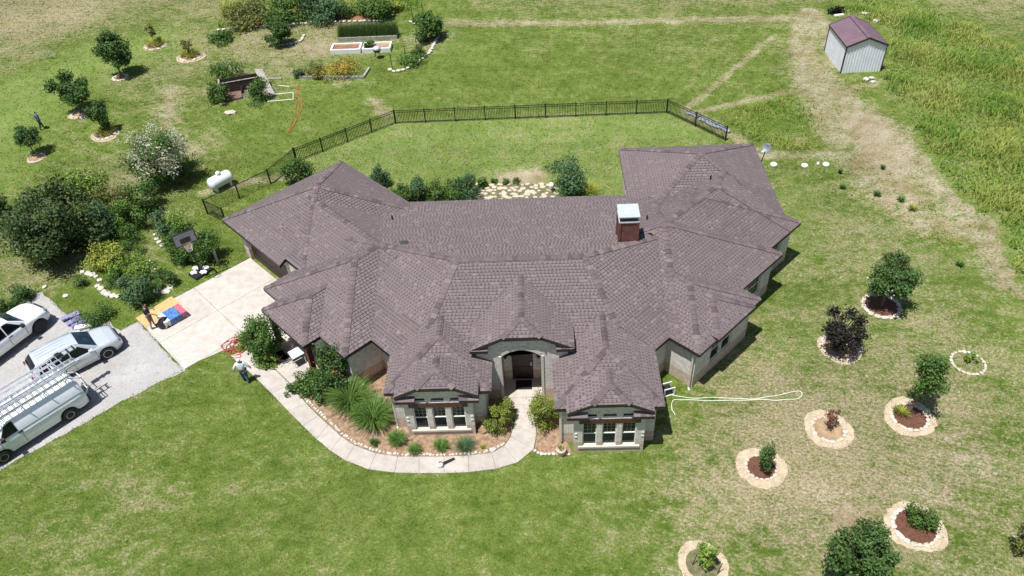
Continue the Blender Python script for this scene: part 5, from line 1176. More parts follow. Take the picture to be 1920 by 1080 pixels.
def vehicle(name, label, cat, loc, ang, spec):
    t = thing(name, label, cat, (loc[0], loc[1], .018), ang); sp = spec; hw = sp['w'] / 2; xf, xr = sp['xf'], sp['xr']; paint = M[sp['paint']]
    # lower body
    xs = sorted(set(list(np.linspace(xr, xf, 61)) + [p[0] for p in sp['top']])); sec = []
    for x in xs:
        zb = sp['zb'] + (max(0, (x - xf + .5)) ** 2 * .35 + max(0, (xr + .4 - x)) ** 2 * .35)
        for wx in sp['wheels']:
            q = sp['ar'] ** 2 - (x - wx) ** 2
            if q > 0: zb = max(zb, sp['wr'] + math.sqrt(q))
        zt = interp(sp['top'], x); f = min(1.0, interp(sp['plan'], x)); W = hw * f; zm = max(zb + .05, min(sp['belt'] * .72, zt - .2)); zs = max(zm + .02, zt - .13)
        sec.append([(x, W * .9, zb), (x, W * .985, zb + .02), (x, W, zm), (x, W * .985, zs), (x, W * .93, zt - .03), (x, W * .8, zt), (x, W * .4, zt + sp['crown']), (x, 0, zt + sp['crown'] * 1.3)])
    V, F = [], []; K = len(sec[0])
    for s in sec:
        V += s + [(p[0], -p[1], p[2]) for p in s[:-1][::-1]]
    m = 2 * K - 1
    for i in range(len(sec) - 1):
        for j in range(m - 1): F.append((i * m + j, i * m + j + 1, (i + 1) * m + j + 1, (i + 1) * m + j)[::-1])
    F.append(tuple(range(m))); F.append(tuple((len(sec) - 1) * m + j for j in range(m))[::-1])
    obj('body', V, F, paint, t, smooth=True)
    MB().box(xr + .25, xf - .25, -hw * .78, hw * .78, sp['zb'] - .04, sp['belt'] * .72).build('underbody', M['blackplastic'], t)
    # greenhouse
    roof = sp['roof']; bw, rw = hw * sp['bw'], hw * sp['rw']; g0, g1 = roof[0][0], roof[-1][0]; gx = sorted(set(list(np.linspace(g0, g1, 41)) + [p[0] for p in roof])); zb0 = sp['belt'] - .04
    def gs(x):
        z = interp(roof, x); k = (z - zb0) / max(.01, sp['zroof'] - zb0); we = bw + (rw - bw) * k; return z, we
    V, F = [], []
    for x in gx:
        z, we = gs(x); c_ = .05 * min(1, (z - zb0) * 3); h_ = [(x, bw, zb0), (x, we, max(zb0 + .001, z - .06)), (x, we * .94, z), (x, we * .5, z + c_ * .7), (x, 0, z + c_)]; V += h_ + [(p[0], -p[1], p[2]) for p in h_[:-1][::-1]]
    for i in range(len(gx) - 1):
        for j in range(8): F.append((i * 9 + j, i * 9 + j + 1, (i + 1) * 9 + j + 1, (i + 1) * 9 + j)[::-1])
    obj('cabin', V, F, paint, t, smooth=True)
    def sidepanel(nm, xa, xb, ya, yb, k0, k1, mat):
        for s in (1, -1):
            V, F = [], []; n_ = 10
            for i in range(n_ + 1):
                f = i / n_; lo = []
                for kk, x0, x1 in ((k0, xa, xb), (k1, ya, yb)):
                    x = x0 + (x1 - x0) * f; z, we = gs(x); zt_ = z - .06; zz = zb0 + .03 + (zt_ - zb0 - .03) * kk; yy = bw + (we - bw) * (zz - zb0) / max(.01, zt_ - zb0) + .012; V.append((x, yy * s, zz))
            for i in range(n_): F.append((2 * i, 2 * i + 1, 2 * i + 3, 2 * i + 2) if s > 0 else (2 * i + 2, 2 * i + 3, 2 * i + 1, 2 * i))
            obj(nm, V, F, mat, t)
    for (xa, xb, ya, yb) in sp['sidewin']: sidepanel('side_window', xa, xb, ya, yb, .03, .98, M['carglass'])
    def toppanel(nm, x0, x1, fr, mat, lift=.012):
        V, F = [], []; nn = 8
        for i in range(nn + 1):
            x = x0 + (x1 - x0) * i / nn; z, we = gs(x); c_ = .05 * min(1, (z - zb0) * 3)
            for q in (-1, -.5, 0, .5, 1): V.append((x, q * we * fr, z + c_ * (1 - q * q) * .9 + lift + .006))
        for i in range(nn):
            for j in range(4): F.append((i * 5 + j, i * 5 + j + 1, (i + 1) * 5 + j + 1, (i + 1) * 5 + j)[::-1 if x1 > x0 else 1])
        obj(nm, V, F, mat, t, smooth=True)
    if sp.get('ws'): toppanel('windscreen', sp['ws'][0], sp['ws'][1], .9, M['wsglass'])
    if sp.get('rearglass'): toppanel('rear_window', sp['rearglass'][0], sp['rearglass'][1], .84, M['carglass'])
    for x in sp['wheels']:
        for s in (1, -1): wheel(t, x, s * (hw - .1), sp['wr'], .24, sp['rim'], sp.get('spokes', 5), sp.get('rimmat', 'rim'))
    for s in (1, -1):
        MB().box(xf - .42, xf - .06, s * hw * .62 - .17, s * hw * .62 + .17, sp['lamp'], sp['lamp'] + .16).build('headlight', M['lamp'], t)
        MB().box(xr + .02, xr + .2, s * hw * .8 - .09, s * hw * .8 + .09, sp['tail'], sp['tail'] + .2).build('tail_light', M['redlamp'], t)
        mx = sp['mirror']; o = MB(); o.box(mx - .1, mx + .1, s * hw * 1.0 - .02 if s > 0 else -hw - .2, s * hw + .2 if s > 0 else -hw * 1.0 + .02, sp['belt'] + .0, sp['belt'] + .16); o.build('mirror', M[sp.get('mirmat', sp['paint'])], t)
        for hx in sp['handles']: MB().box(hx - .1, hx + .1, s * hw - (.02 if s > 0 else .03), s * hw + (.03 if s > 0 else .02), sp['belt'] - .14, sp['belt'] - .09).build('door_handle', M[sp.get('hmat', 'black')], t)
        for sx_ in sp.get('seams', []): MB().box(sx_ - .006, sx_ + .006, s * hw - .012, s * hw + .005, sp['zb'] + .1, sp['belt'] - .03).build('door_seam', M['black'], t)
    MB().box(xf - .08, xf + .02, -hw * .42, hw * .42, sp['lamp'] - .22, sp['lamp'] + .1).build('grille', M['black'], t)
    return t
# silver SUV
fa = math.radians(42); fwd = np.array((math.cos(fa), math.sin(fa))); rgt = np.array((math.sin(fa), -math.cos(fa))); fw_ = np.array(G(203, 664, .35)); C_ = fw_ - fwd * 1.32 - rgt * .92
suv = vehicle('suv', 'silver SUV parked on the gravel between pickup and van', 'car', C_, fa, dict(w=1.84, xf=2.28, xr=-2.36, paint='silver', zb=.26, belt=1.02, wheels=(1.33, -1.36), wr=.36, ar=.43, rim=.25, crown=.03, zroof=1.66, bw=.93, rw=.72,
    top=[(-2.36, .85), (-2.3, 1.0), (-1.9, 1.02), (.75, 1.04), (1.1, 1.04), (1.7, .97), (2.1, .86), (2.28, .62)], plan=[(-2.36, .86), (-2.1, .95), (-1.4, 1), (1.4, 1), (1.9, .94), (2.15, .82), (2.28, .66)],
    roof=[(-2.3, 1.0), (-2.12, 1.34), (-1.85, 1.58), (-1.0, 1.66), (-.1, 1.66), (.3, 1.6), (1.12, 1.03)], ws=(1.05, .32), rearglass=(-1.9, -2.22), sidewin=[(.78, -.28, .2, -.28), (-.34, -1.2, -.34, -1.15), (-1.27, -1.95, -1.22, -1.75)], lamp=.66, tail=.88, mirror=.66, handles=(-.1, -1.05), hmat='silver', seams=(.85, -.32)))
for k in range(5): MB().box(-1.75, -.15, -.5 + k * .25 - .012, -.5 + k * .25 + .012, 1.712, 1.724).build('roof_rib', M['silver'], suv)
for s in (-1, 1): MB().tube([(-1.8, s * .62, 1.62), (-1.7, s * .62, 1.72), (.1, s * .62, 1.72), (.25, s * .62, 1.63)], .02, 6).build('roof_rail', M['silver'], suv)
# white pickup
fa = math.radians(64); fwd = np.array((math.cos(fa), math.sin(fa))); rgt = np.array((math.sin(fa), -math.cos(fa))); fw_ = np.array(G(76, 614, .4)); C_ = fw_ - fwd * 1.75 - rgt * .98
vehicle('pickup_truck', 'white pickup truck at the left edge behind the silver SUV', 'truck', C_, fa, dict(w=1.98, xf=2.7, xr=-2.9, paint='whitepaint', zb=.42, belt=1.2, wheels=(1.78, -1.75), wr=.42, ar=.5, rim=.27, crown=.04, zroof=1.88, bw=.93, rw=.74, rimmat='black',
    top=[(-2.9, 1.2), (-.9, 1.22), (1.0, 1.22), (1.5, 1.2), (2.2, 1.12), (2.55, 1.0), (2.7, .8)], plan=[(-2.9, .96), (1.9, 1), (2.4, .92), (2.7, .74)], roof=[(-1.0, 1.2), (-.8, 1.75), (-.5, 1.88), (.3, 1.88), (.55, 1.82), (1.35, 1.2)], ws=(1.28, .58), rearglass=(-.78, -.95), sidewin=[(1.0, .1, .45, .1), (.03, -.72, .03, -.6)], lamp=.86, tail=.95, mirror=.95, mirmat='black', handles=(.2, -.65), seams=(1.05, .06)))
# white van with ladder rack
fr_ = np.array(G(8, 858, .36)); rr_ = np.array(G(132, 778, .36)); hd = fr_ - rr_; fa = math.atan2(hd[1], hd[0]); hd /= np.linalg.norm(hd); lf = np.array((-hd[1], hd[0])); mid = (fr_ + rr_) / 2 - lf * .95; wb = float(np.linalg.norm(fr_ - rr_)) / 2
van = vehicle('work_van', 'white work van with ladders on its roof rack', 'van', mid, fa, dict(w=1.98, xf=2.75, xr=-2.75, paint='vanpaint', zb=.36, belt=1.3, wheels=(wb, -wb), wr=.37, ar=.45, rim=.2, crown=.02, zroof=2.02, bw=.985, rw=.84, spokes=8,
    top=[(-2.75, 1.3), (1.3, 1.3), (1.7, 1.24), (2.4, 1.08), (2.65, .95), (2.75, .8)], plan=[(-2.75, .95), (-2.5, 1), (2.0, 1), (2.5, .94), (2.75, .82)], roof=[(-2.74, 1.29), (-2.7, 1.85), (-2.5, 2.02), (.7, 2.02), (1.0, 1.95), (1.85, 1.28)], ws=(1.78, 1.02), rearglass=None, sidewin=[(1.4, .55, .95, .55)], lamp=.72, tail=.95, mirror=1.3, mirmat='black', handles=(.5,), seams=(.45, 1.45)))
for s in (1, -1): MB().box(-2.4, .35, s * .985 - (.02 if s > 0 else .005), s * .985 + (.005 if s > 0 else .02), 1.05, 1.08).build('body_crease', M['vanpaint'], van)
for s in (1, -1): MB().tube([(-2.4, s * .8, 2.32), (.95, s * .8, 2.32)], .03, 6).build('rack_rail', M['white'], van)
for x in (-2.3, -1.2, -.1, .9):
    MB().tube([(x, -.92, 2.34), (x, .92, 2.34)], .03, 6).build('rack_bar', M['white'], van)
    for s in (1, -1): MB().tube([(x, s * .8, 2.02 - .06), (x, s * .8, 2.34)], .025, 6).build('rack_foot', M['white'], van)
for s in (.25, .8): MB().tube([(-2.4, s, 2.32), (-2.95, s, 1.95), (-3.05, s, 1.2), (-2.8, s, .85)], .035, 6).build('rear_rack_arm', M['white'], van)
for z in (1.9, 1.5, 1.1): MB().tube([(-2.98, .25, z), (-2.98, .8, z)], .025, 6).build('rear_rack_rung', M['white'], van)
MB().box(-2.85, -2.72, -.95, .95, .42, .56).build('rear_bumper', M['black'], van)
MB().box(-2.765, -2.75, -.75, -.1, 1.35, 1.75).build('rear_window', M['carglass'], van)
def ladder(label, x0, x1, y, z, w=.42, tilt=0, mat='alu'):
    t = thing('ladder', label, 'ladder', tuple(Vector((*mid, .018)))); t.rotation_euler = (0, 0, fa); n = int((x1 - x0) / .3)
    for s in (-1, 1): MB().box(x0, x1, y + s * w / 2 - .018, y + s * w / 2 + .018, z - .045, z + .045).build('rail', M[mat], t)
    rm = mesh_data('rung', *(lambda b: (b.v, b.f))(MB().box(-.02, .02, -w / 2 + .018, w / 2 - .018, -.018, .018))); rm.materials.append(M[mat])
    for k in range(n): o = bpy.data.objects.new('rung', rm); COL.objects.link(o); o.parent = t; o.location = (x0 + .15 + k * .3, y, z)
    return t
ladder('aluminium ladder nearest the lawn side of the van rack', -2.6, 2.2, .62, 2.43); ladder('aluminium ladder in the middle of the van rack', -3.3, 2.4, .1, 2.43); ladder('aluminium ladder stacked on the middle one on the van rack', -3.2, 2.0, .1, 2.54, .36)
ladder('aluminium ladder on the SUV side of the van rack', -2.9, 3.2, -.45, 2.43); ladder('narrow aluminium ladder at the outer SUV side of the rack', -2.4, 3.4, -.85, 2.43, .3)
lf_ = thing('ladder_lift', 'small black and silver ladder hoist overhanging the van rear', 'hoist', (mid[0], mid[1], .018), fa)
MB().box(-3.75, -2.7, -.9, -.68, 2.46, 2.52).build('carriage', M['alu'], lf_)
for k in range(3): MB().box(-3.65 + k * .3, -3.58 + k * .3, -.94, -.62, 2.52, 2.6).build('bracket', M['black'], lf_)
MB().box(-2.95, -2.72, -.92, -.64, 2.52, 2.68).build('motor', M['blackplastic'], lf_)
# ================================================================== PEOPLE
def skin(name, verts, edges, mat, parent, sub=2, root=0):
    me = bpy.data.meshes.new(name); me.from_pydata([v[:3] for v in verts], edges, []); o = link(name, me, mat, parent)
    md = o.modifiers.new('Skin', 'SKIN'); md.use_smooth_shade = True; sv = me.skin_vertices[0].data
    for i, v in enumerate(verts):
        r = v[3]; sv[i].radius = (r, r) if not isinstance(r, tuple) else r; sv[i].use_root = (i == root)
    s = o.modifiers.new('Subdivision', 'SUBSURF'); s.levels = sub; s.render_levels = sub; return o
def person(label, x, y, rz, H, top, legs, sleeve, skin_arms, hood=False, hair=True, stride=.12, arms=((.1, .25, .0), (.1, .25, .0)), short=False, z0=.0):
    """faces +y locally; arms: per side (forward, outward, elbow lift) of the hand"""
    t = thing('person', label, 'person', (x, y, z0), rz); k = H / 1.75
    hip, kn, an, ch, nk, hd = .92, .5, .09, 1.30, 1.48, 1.62
    J = {}
    V = [(0, 0, hip + .06, .15), (0, .0, 1.12, .14), (0, .01, ch, .155), (0, .0, nk, .06), (0, .03, hd - .03, .085), (0, .035, hd + .06, .088)]; E_ = [(0, 1), (1, 2), (2, 3), (3, 4), (4, 5)]
    for s, (af, ao, al), st in ((-1, arms[0], stride), (1, arms[1], -stride)):
        b = len(V); V += [(s * .19, 0, ch + .08, .065), (s * (.24 + ao * .4), -.03 + af * .3, 1.12 + al * .5, .048), (s * (.25 + ao * .5), .02 + af, .9 + al, .036), (s * (.25 + ao * .5), .04 + af * 1.15, .84 + al, .03)]; E_ += [(2, b), (b, b + 1), (b + 1, b + 2), (b + 2, b + 3)]; J[s] = b
        h0 = b + 3
        for q in range(4):
            c_ = len(V); fx = (q - 1.5) * .02; V += [(s * (.25 + ao * .5) + fx * .6, .05 + af * 1.15 + fx, .80 + al, .011), (s * (.25 + ao * .5) + fx * .6, .065 + af * 1.15 + fx, .755 + al + .004 * abs(q - 1), .009)]; E_ += [(h0, c_), (c_, c_ + 1)]
        c_ = len(V); V += [(s * (.25 + ao * .5) - s * .03, .08 + af * 1.15, .815 + al, .011)]; E_ += [(h0, c_)]
        b = len(V); V += [(s * .1, 0, hip - .05, .095), (s * .11, st * .5 + .02, kn, .065), (s * .11, st - .02, an, .042), (s * .115, st + .13, .04, .04)]; E_ += [(0, b), (b, b + 1), (b + 1, b + 2), (b + 2, b + 3)]; J[s * 10] = b
    sc = lambda L_: [(v[0] * k, v[1] * k, v[2] * k, v[3] * k) for v in L_]
    skin('body', sc(V), E_, M['skin'], t)
    a, b = J[-1], J[1]; sl = [V[0], V[1], V[2], (0, 0, nk - .03, .085), V[a], V[a + 1], V[b], V[b + 1]]; sl = [(v[0], v[1], v[2], v[3] * 1.18 + .008) for v in sl]; se = [(0, 1), (1, 2), (2, 3), (2, 4), (4, 5), (2, 6), (6, 7)]
    if sleeve == 'long': sl += [(*V[a + 2][:3], .048), (*V[b + 2][:3], .048)]; se += [(5, 8), (7, 9)]
    skin('shirt', sc(sl), se, M[top], t)
    a, b = J[-10], J[10]; pl_ = [(0, 0, hip + .07, .16), (*V[a][:3], .112), (*V[a + 1][:3], .085), (*V[b][:3], .112), (*V[b + 1][:3], .085)]; pe = [(0, 1), (1, 2), (0, 3), (3, 4)]
    if not short: pl_ += [(*V[a + 2][:3], .066), (*V[b + 2][:3], .066)]; pe += [(2, 5), (4, 6)]
    skin('shorts' if short else 'trousers', sc(pl_), pe, M[legs], t)
    for q in (a, b): skin('shoe', sc([(V[q + 2][0], V[q + 2][1] - .03, .05, .05), (V[q + 3][0], V[q + 3][1] + .03, .045, .042)]), [(0, 1)], M['shoe'], t)
    if hood: skin('hood', sc([(0, -.035, hd - .08, .10), (0, -.015, hd + .07, .115), (0, -.01, hd + .11, .09)]), [(0, 1), (1, 2)], M[top], t)
    elif hair: skin('hair', sc([(0, -.01, hd + .02, .092), (0, .015, hd + .1, .085)]), [(0, 1)], M['hair'], t)
    MB().tube([(0, .115 * k, (hd + .03) * k), (0, .145 * k, (hd - .0) * k)], [.012 * k, .018 * k], 6).build('nose', M['skin'], t)
    return t
x, y = G(289, 615); person('man in black shirt and grey shorts standing on the boards by the bundles', x, y, math.radians(-62), 1.82, 'shirtblack', 'shorts', 'short', True, arms=((.28, .1, .12), (.3, .05, .14)), short=True, stride=.1, z0=.06)
x, y = G(463, 716); person('person in white hooded top and jeans walking on the lawn beside the walkway', x, y, math.radians(12), 1.78, 'hoodie', 'jeans', 'long', False, hood=True, arms=((.05, .3, 0), (.08, .3, 0)), stride=.12)
x, y = G(80, 242); person('person in dark blue shirt walking on the far-left grass', x, y, math.radians(-40), 1.6, 'shirtblue', 'darkcloth', 'long', False, arms=((.15, .15, 0), (-.05, .2, 0)), stride=.2)
# ================================================================== ROOFING MATERIALS
def uvrect(name, label, cat, pts, z0, z1, mat): 
    P = [G(u, v) for u, v in pts]; o = P[0]; m = MB(); m.prism([(p[0] - o[0], p[1] - o[1]) for p in ccw(P)], 0, z1 - z0); return tag(m.build(name, M[mat], loc=(o[0], o[1], z0)), label, cat)
uvrect('osb_board', 'tan fibre board under the man at the driveway corner', 'board', [(255, 598), (289, 578), (309, 596), (274, 615)], .054, .072, 'ply')
uvrect('osb_board', 'tan fibre board beside the lawn edge of the driveway', 'board', [(290, 577), (322, 557), (341, 573), (309, 594)], .054, .07, 'ply')
uvrect('osb_board', 'tan fibre board lying on top, beside the wrapped bundles', 'board', [(300, 583), (333, 565), (342, 574), (310, 592)], .074, .09, 'ply')
wraps = {'white': simple('white_bundle_wrap', (0.72, 0.72, 0.72), .35, var=.12, scale=14), 'blue': simple('blue_bundle_wrap', (0.08, 0.19, 0.42), .35, var=.5, scale=9), 'red': simple('red_bundle_wrap', (0.5, 0.13, 0.2), .35, var=.5, scale=11), 'purple': simple('purple_bundle_wrap', (0.26, 0.24, 0.4), .4, var=.5, scale=10), 'brown': simple('bare_shingle_bundle', (0.12, 0.09, 0.09), .9, var=.3, scale=12)}
px_, py_ = G(327, 599); pa_ = math.radians(46)
pallet = thing('pallet', 'wooden pallet under the wrapped shingle bundles on the driveway', 'pallet', (px_, py_, .05), pa_)
for k in range(5): MB().box(-.75, .75, -.5 + k * .22, -.38 + k * .22, .08, .1).build('slat', M['timber'], pallet)
for k in range(3): MB().box(-.7 + k * .65, -.6 + k * .65, -.5, .5, 0, .08).build('bearer', M['timber'], pallet)
bmv = MB().box(-.5, .5, -.17, .17, -.0, .085); bmesh_cache = {}
def bundle(label, col, x, y, z, rz, group=None, tilt=0):
    if col not in bmesh_cache:
        bm = bmesh.new(); bmesh.ops.create_cube(bm, size=1.0)
        for v in bm.verts: v.co = Vector((v.co.x * 1.0, v.co.y * .335, v.co.z * .085))
        bmesh.ops.bevel(bm, geom=list(bm.edges), offset=.015, segments=2, affect='EDGES'); me = bpy.data.meshes.new('shingle_bundle'); bm.to_mesh(me); bm.free(); me.materials.append(wraps[col]); bmesh_cache[col] = me
    o = bpy.data.objects.new('shingle_bundle', bmesh_cache[col]); COL.objects.link(o); o.location = (x, y, z); o.rotation_euler = (tilt, tilt * .6, rz); return tag(o, label, 'bundle', group)
for i, cnm in enumerate(('white', 'blue', 'blue', 'red')):
    for ly in range(4):
        lx = -.52 + i * .345; c, s = math.cos(pa_), math.sin(pa_); top_ = ly == 3
        lab = ('white-wrapped bundle on top of the pallet stack', 'blue-wrapped bundle on top, next to the white one', 'blue-wrapped bundle on top, next to the red one', 'red-wrapped bundle on top of the pallet stack')[i] if top_ else 'wrapped shingle bundle in the lower layers of the pallet stack'
        bundle(lab, cnm, px_ + c * lx, py_ + s * lx, .2 + ly * .088, pa_ + math.pi / 2 + random.uniform(-.03, .03), None if top_ else 'lower bundles in the pallet stack')
rg = random.Random(12)
for i, (u, v, ly, r) in enumerate(((133, 594, 0, .7), (142, 602, 0, .75), (152, 609, 0, .8), (161, 614, 0, .6), (134, 596, 1, .65), (143, 603, 1, .8), (153, 608, 1, .7), (136, 598, 2, .6), (147, 605, 2, .9), (159, 615, 1, .4))):
    x, y = G(u, v); lab = 'purple-wrapped shingle bundle in the lower part of the heap by the SUV' if ly == 0 else ('purple-wrapped bundle second layer far left of the heap', 'purple-wrapped bundle second layer middle of the heap', 'purple-wrapped bundle second layer right of the heap', 'topmost purple-wrapped bundle left on the heap', 'topmost purple-wrapped bundle right on the heap', 'white-wrapped bundle at the SUV end of the heap')[i - 4]
    bundle(lab, 'white' if i == 9 else 'purple', x, y, .07 + ly * .09, r + rg.uniform(-.15, .15), 'lower bundles of the heap by the SUV' if ly == 0 else None, rg.uniform(-.05, .05))
x, y = G(311, 611); me = stone_mesh(77, .8); bm = bmesh.new(); bm.from_mesh(me); bmesh.ops.subdivide_edges(bm, edges=list(bm.edges), cuts=2, use_grid_fill=True, smooth=.6); rg = random.Random(5)
for v in bm.verts: v.co *= 1 + rg.uniform(-.05, .05); v.co.z += .28 * math.exp(-((v.co.x) ** 2 + v.co.y ** 2) * 6)
bm.to_mesh(me); bm.free(); me.materials.append(M['blackplastic']); o = link('trash_bag', me, None, None, (x, y, .18)); o.scale = (.42, .4, .5); tag(o, 'full black rubbish bag leaning on the wrapped bundles', 'bag')
cable('red air hose coiled on the driveway end of the walkway', [(454, 640), (440, 634), (425, 642), (415, 652), (430, 658), (448, 650), (455, 640), (447, 632), (432, 645), (437, 660), (455, 662), (458, 648), (444, 642), (426, 650), (428, 664), (446, 667), (460, 658), (452, 645), (436, 640), (418, 648), (424, 660), (441, 655), (452, 668), (446, 673), (432, 668), (438, 650), (448, 638), (456, 652), (446, 660), (432, 652), (444, 646), (456, 632), (466, 620)], .018, M['hosered'], 'air_hose', 'hose', z=.075, sub=8)
# ================================================================== BASKETBALL
hb = Vector((*G(377, 512), 0)); bc = Vector((*G(346, 447, 3.25), 3.25)); hd_ = (hb - Vector((bc.x, bc.y, 0)))
hang = math.atan2(*(np.array(G(362, 438, 3.5)) - np.array(G(329, 451, 3.5)))[::-1]); hoop = thing('basketball_hoop', 'portable basketball hoop with pale backboard at the edge of the driveway', 'hoop', tuple(hb)); R_ = Matrix.Rotation(hang, 4, 'Z')
rb = bc - hb; Fm = Matrix.Translation(rb) @ R_
def put(m, nm, mat, X): o = m.build(nm, M[mat], hoop); o.matrix_local = X; return o
put(MB().box(-.62, .62, -.02, .02, -.4, .4), 'backboard', 'lamp', Fm); put(MB().box(-.66, .66, -.03, .03, -.45, -.39).box(-.66, .66, -.03, .03, .39, .45).box(-.66, -.6, -.03, .03, -.39, .39).box(.6, .66, -.03, .03, -.39, .39), 'board_frame', 'black', Fm); put(MB().box(-.3, .3, -.04, -.028, -.28, .05), 'target_panel', 'black', Fm)
ri = [(.23 * math.cos(6.2832 * k / 20), -.30 + .23 * math.sin(6.2832 * k / 20), -.32) for k in range(21)]; put(MB().tube(ri, .013, 6), 'rim', 'hoseorange', Fm)
nm_ = MB()
for k in range(12):
    a = 6.2832 * k / 12
    for sg in (1, -1): nm_.tube([(.23 * math.cos(a), -.3 + .23 * math.sin(a), -.33), (.15 * math.cos(a + sg * .5), -.3 + .15 * math.sin(a + sg * .5), -.72)], .008, 4, cap=False)
put(nm_, 'net', 'white', Fm)
MB().tube([(0, 0, .1), (rb.x * .1, rb.y * .1, 2.4), (rb.x * .92, rb.y * .92, 3.1)], [.06, .055, .05], 8).build('pole', M['black'], hoop); MB().box(-.6, .6, -.42, .42, 0, .16).build('base', M['blackplastic'], hoop, rot=(0, 0, hang + .3))
for i, (a, b) in enumerate(((-.32, -.2), (.3, -.2), (-.3, .2), (.32, .22))):
    x, y = hb.x + a, hb.y + b; me = stone_mesh(60 + i, .5); me.materials.append(M['white']); o = link('sand_bag', me, None, None, (x, y, .24)); o.scale = (.27, .2, .24); tag(o, 'white sand bag on the hoop base, ' + ('nearer left of four', 'nearer right of four', 'farther left of four', 'farther right of four')[i], 'sand bag')
bl = MB(); bl.lathe([(.12 * math.sin(math.pi * k / 10) + .001, .12 - .12 * math.cos(math.pi * k / 10)) for k in range(11)], 16); tag(bl.build('basketball', M['ball'], loc=(*G(195, 584), .0), smooth=True), 'orange basketball on the grass above the low shrub', 'ball')
# ================================================================== SMALL THINGS
for i, (u, v, r) in enumerate(((1450, 311, .24), (1508, 313, .23), (1533, 310, .1), (1548, 311, .23))):
    tag(MB().lathe([(r, 0), (r, .14), (r * .9, .2), (.02, .24)], 18).build('septic_lid', M['white'], loc=(*G(u, v), 0), smooth=True), ('white round lid nearest the satellite dish', 'white round lid second from the house', 'smallest white round lid in the row', 'white round lid farthest from the house')[i], 'lid')
dx, dy = G(1428, 300, 2.9); dish = thing('satellite_dish', 'grey satellite dish on a mast at the right roof edge', 'satellite dish', (dx, dy, 2.75)); MB().tube([(0, 0, 0), (.12, .1, .45), (.18, .12, .75)], .035, 8).build('mast', M['black'], dish)
Md = Matrix.Translation((.2, .1, .95)) @ Matrix.Rotation(math.radians(-38), 4, 'Z') @ Matrix.Rotation(math.radians(62), 4, 'X'); o = MB().lathe([(.01, -.06), (.16, -.045), (.28, 0), (.3, .015), (.28, .015), (.16, -.03), (.012, -.045)], 22).build('reflector', M['rim'], dish, smooth=True); o.matrix_local = Md
MB().tube([(.2, .1, .8), (-.05, -.12, .72), (-.12, -.2, .85)], .02, 6).build('feed_arm', M['rim'], dish); MB().box(-.18, -.06, -.27, -.15, .82, .92).build('feed_horn', M['white'], dish)
blw = thing('leaf_blower', 'white and orange leaf blower lying on the front walkway', 'leaf blower', (*G(826, 875), .05), .35); MB().lathe([(.02, 0), (.14, .03), (.16, .14), (.1, .24), (.02, .26)], 12).build('engine', M['white'], blw, smooth=True); MB().box(-.12, .1, -.1, .1, .0, .09).build('housing', M['hoseorange'], blw); MB().tube([(.08, 0, .1), (.3, .05, .1), (.72, .12, .09)], [.06, .055, .045], 10).build('tube', M['black'], blw); MB().tube([(-.1, 0, .22), (0, 0, .34), (.12, 0, .24)], .018, 6).build('handle', M['black'], blw)
hr = thing('hose_reel', 'white hose reel box at the right front corner of the house', 'hose reel', (*G(1251, 738), 0), .3)
for s in (-1, 1): MB().box(-.3, .3, s * .2 - .02, s * .2 + .02, .04, .1).box(-.3, .3, s * .2 - .02, s * .2 + .02, .54, .6).box(-.3, -.24, s * .2 - .02, s * .2 + .02, .1, .54).box(.24, .3, s * .2 - .02, s * .2 + .02, .1, .54).build('side_frame', M['white'], hr)
MB().lathe([(.1, -.18), (.2, -.17), (.2, .17), (.1, .18)], 14, Matrix.Translation((0, 0, .32)) @ Matrix.Rotation(math.pi / 2, 4, 'X')).build('drum', M['blackplastic'], hr)
pt_ = thing('planter_pot', 'pale stone planter with a dry plant at the right bay corner', 'pot', (*G(1052, 852), 0)); MB().lathe([(.16, 0), (.24, .35), (.24, .42), (.2, .42), (.19, .36)], 16).build('pot', M['stonetan'], pt_); blades(pt_, 30, .4, .2, .03, 'gold', 3, r0=.1).location = (0, 0, .36)
gr_ = thing('gas_grill', 'small grill with tilted pale lid on the porch landing', 'grill', (*G(562, 682), .05), .7); MB().box(-.35, .35, -.25, .25, .55, .75).build('firebox', M['black'], gr_)
MB().box(-.36, .36, -.26, .26, 0, .06).build('lid', M['galv'], gr_).matrix_local = Matrix.Translation((0, 0, .78)) @ Matrix.Rotation(.35, 4, 'X')
for sx_ in (-.3, .3):
    for sy_ in (-.2, .2): MB().box(sx_ - .02, sx_ + .02, sy_ - .02, sy_ + .02, 0, .55).build('leg', M['alu'], gr_)
rocks('heap of white stones at the foot of the porch', [(572, 672), (580, 678), (588, 684), (596, 690), (602, 698), (584, 670), (592, 676), (600, 686), (568, 664), (606, 704)], .2, name='rock_pile')
lm = thing('garden_ornament', 'white round ornament beside the big patio bush', 'ornament', (*G(1034, 358), 0)); MB().lathe([(.03, 0), (.03, .3), (.16, .36), (.2, .5), (.12, .64), (.01, .68)], 14).build('globe', M['white'], lm, smooth=True)
for i, (u, v, tu, tv) in enumerate(((320, 418, 316, 398), (410, 495, 392, 466))):
    x, y = G(u, v); h = HT(u, v, tv); tag(MB().bar((0, 0, 0), (0, 0, h), .11).build('old_post', M['timber'], loc=(x, y, 0)), ('grey wooden post at the upper end of the hoop bed', 'leaning grey post at the driveway end of the hoop bed')[i], 'post')

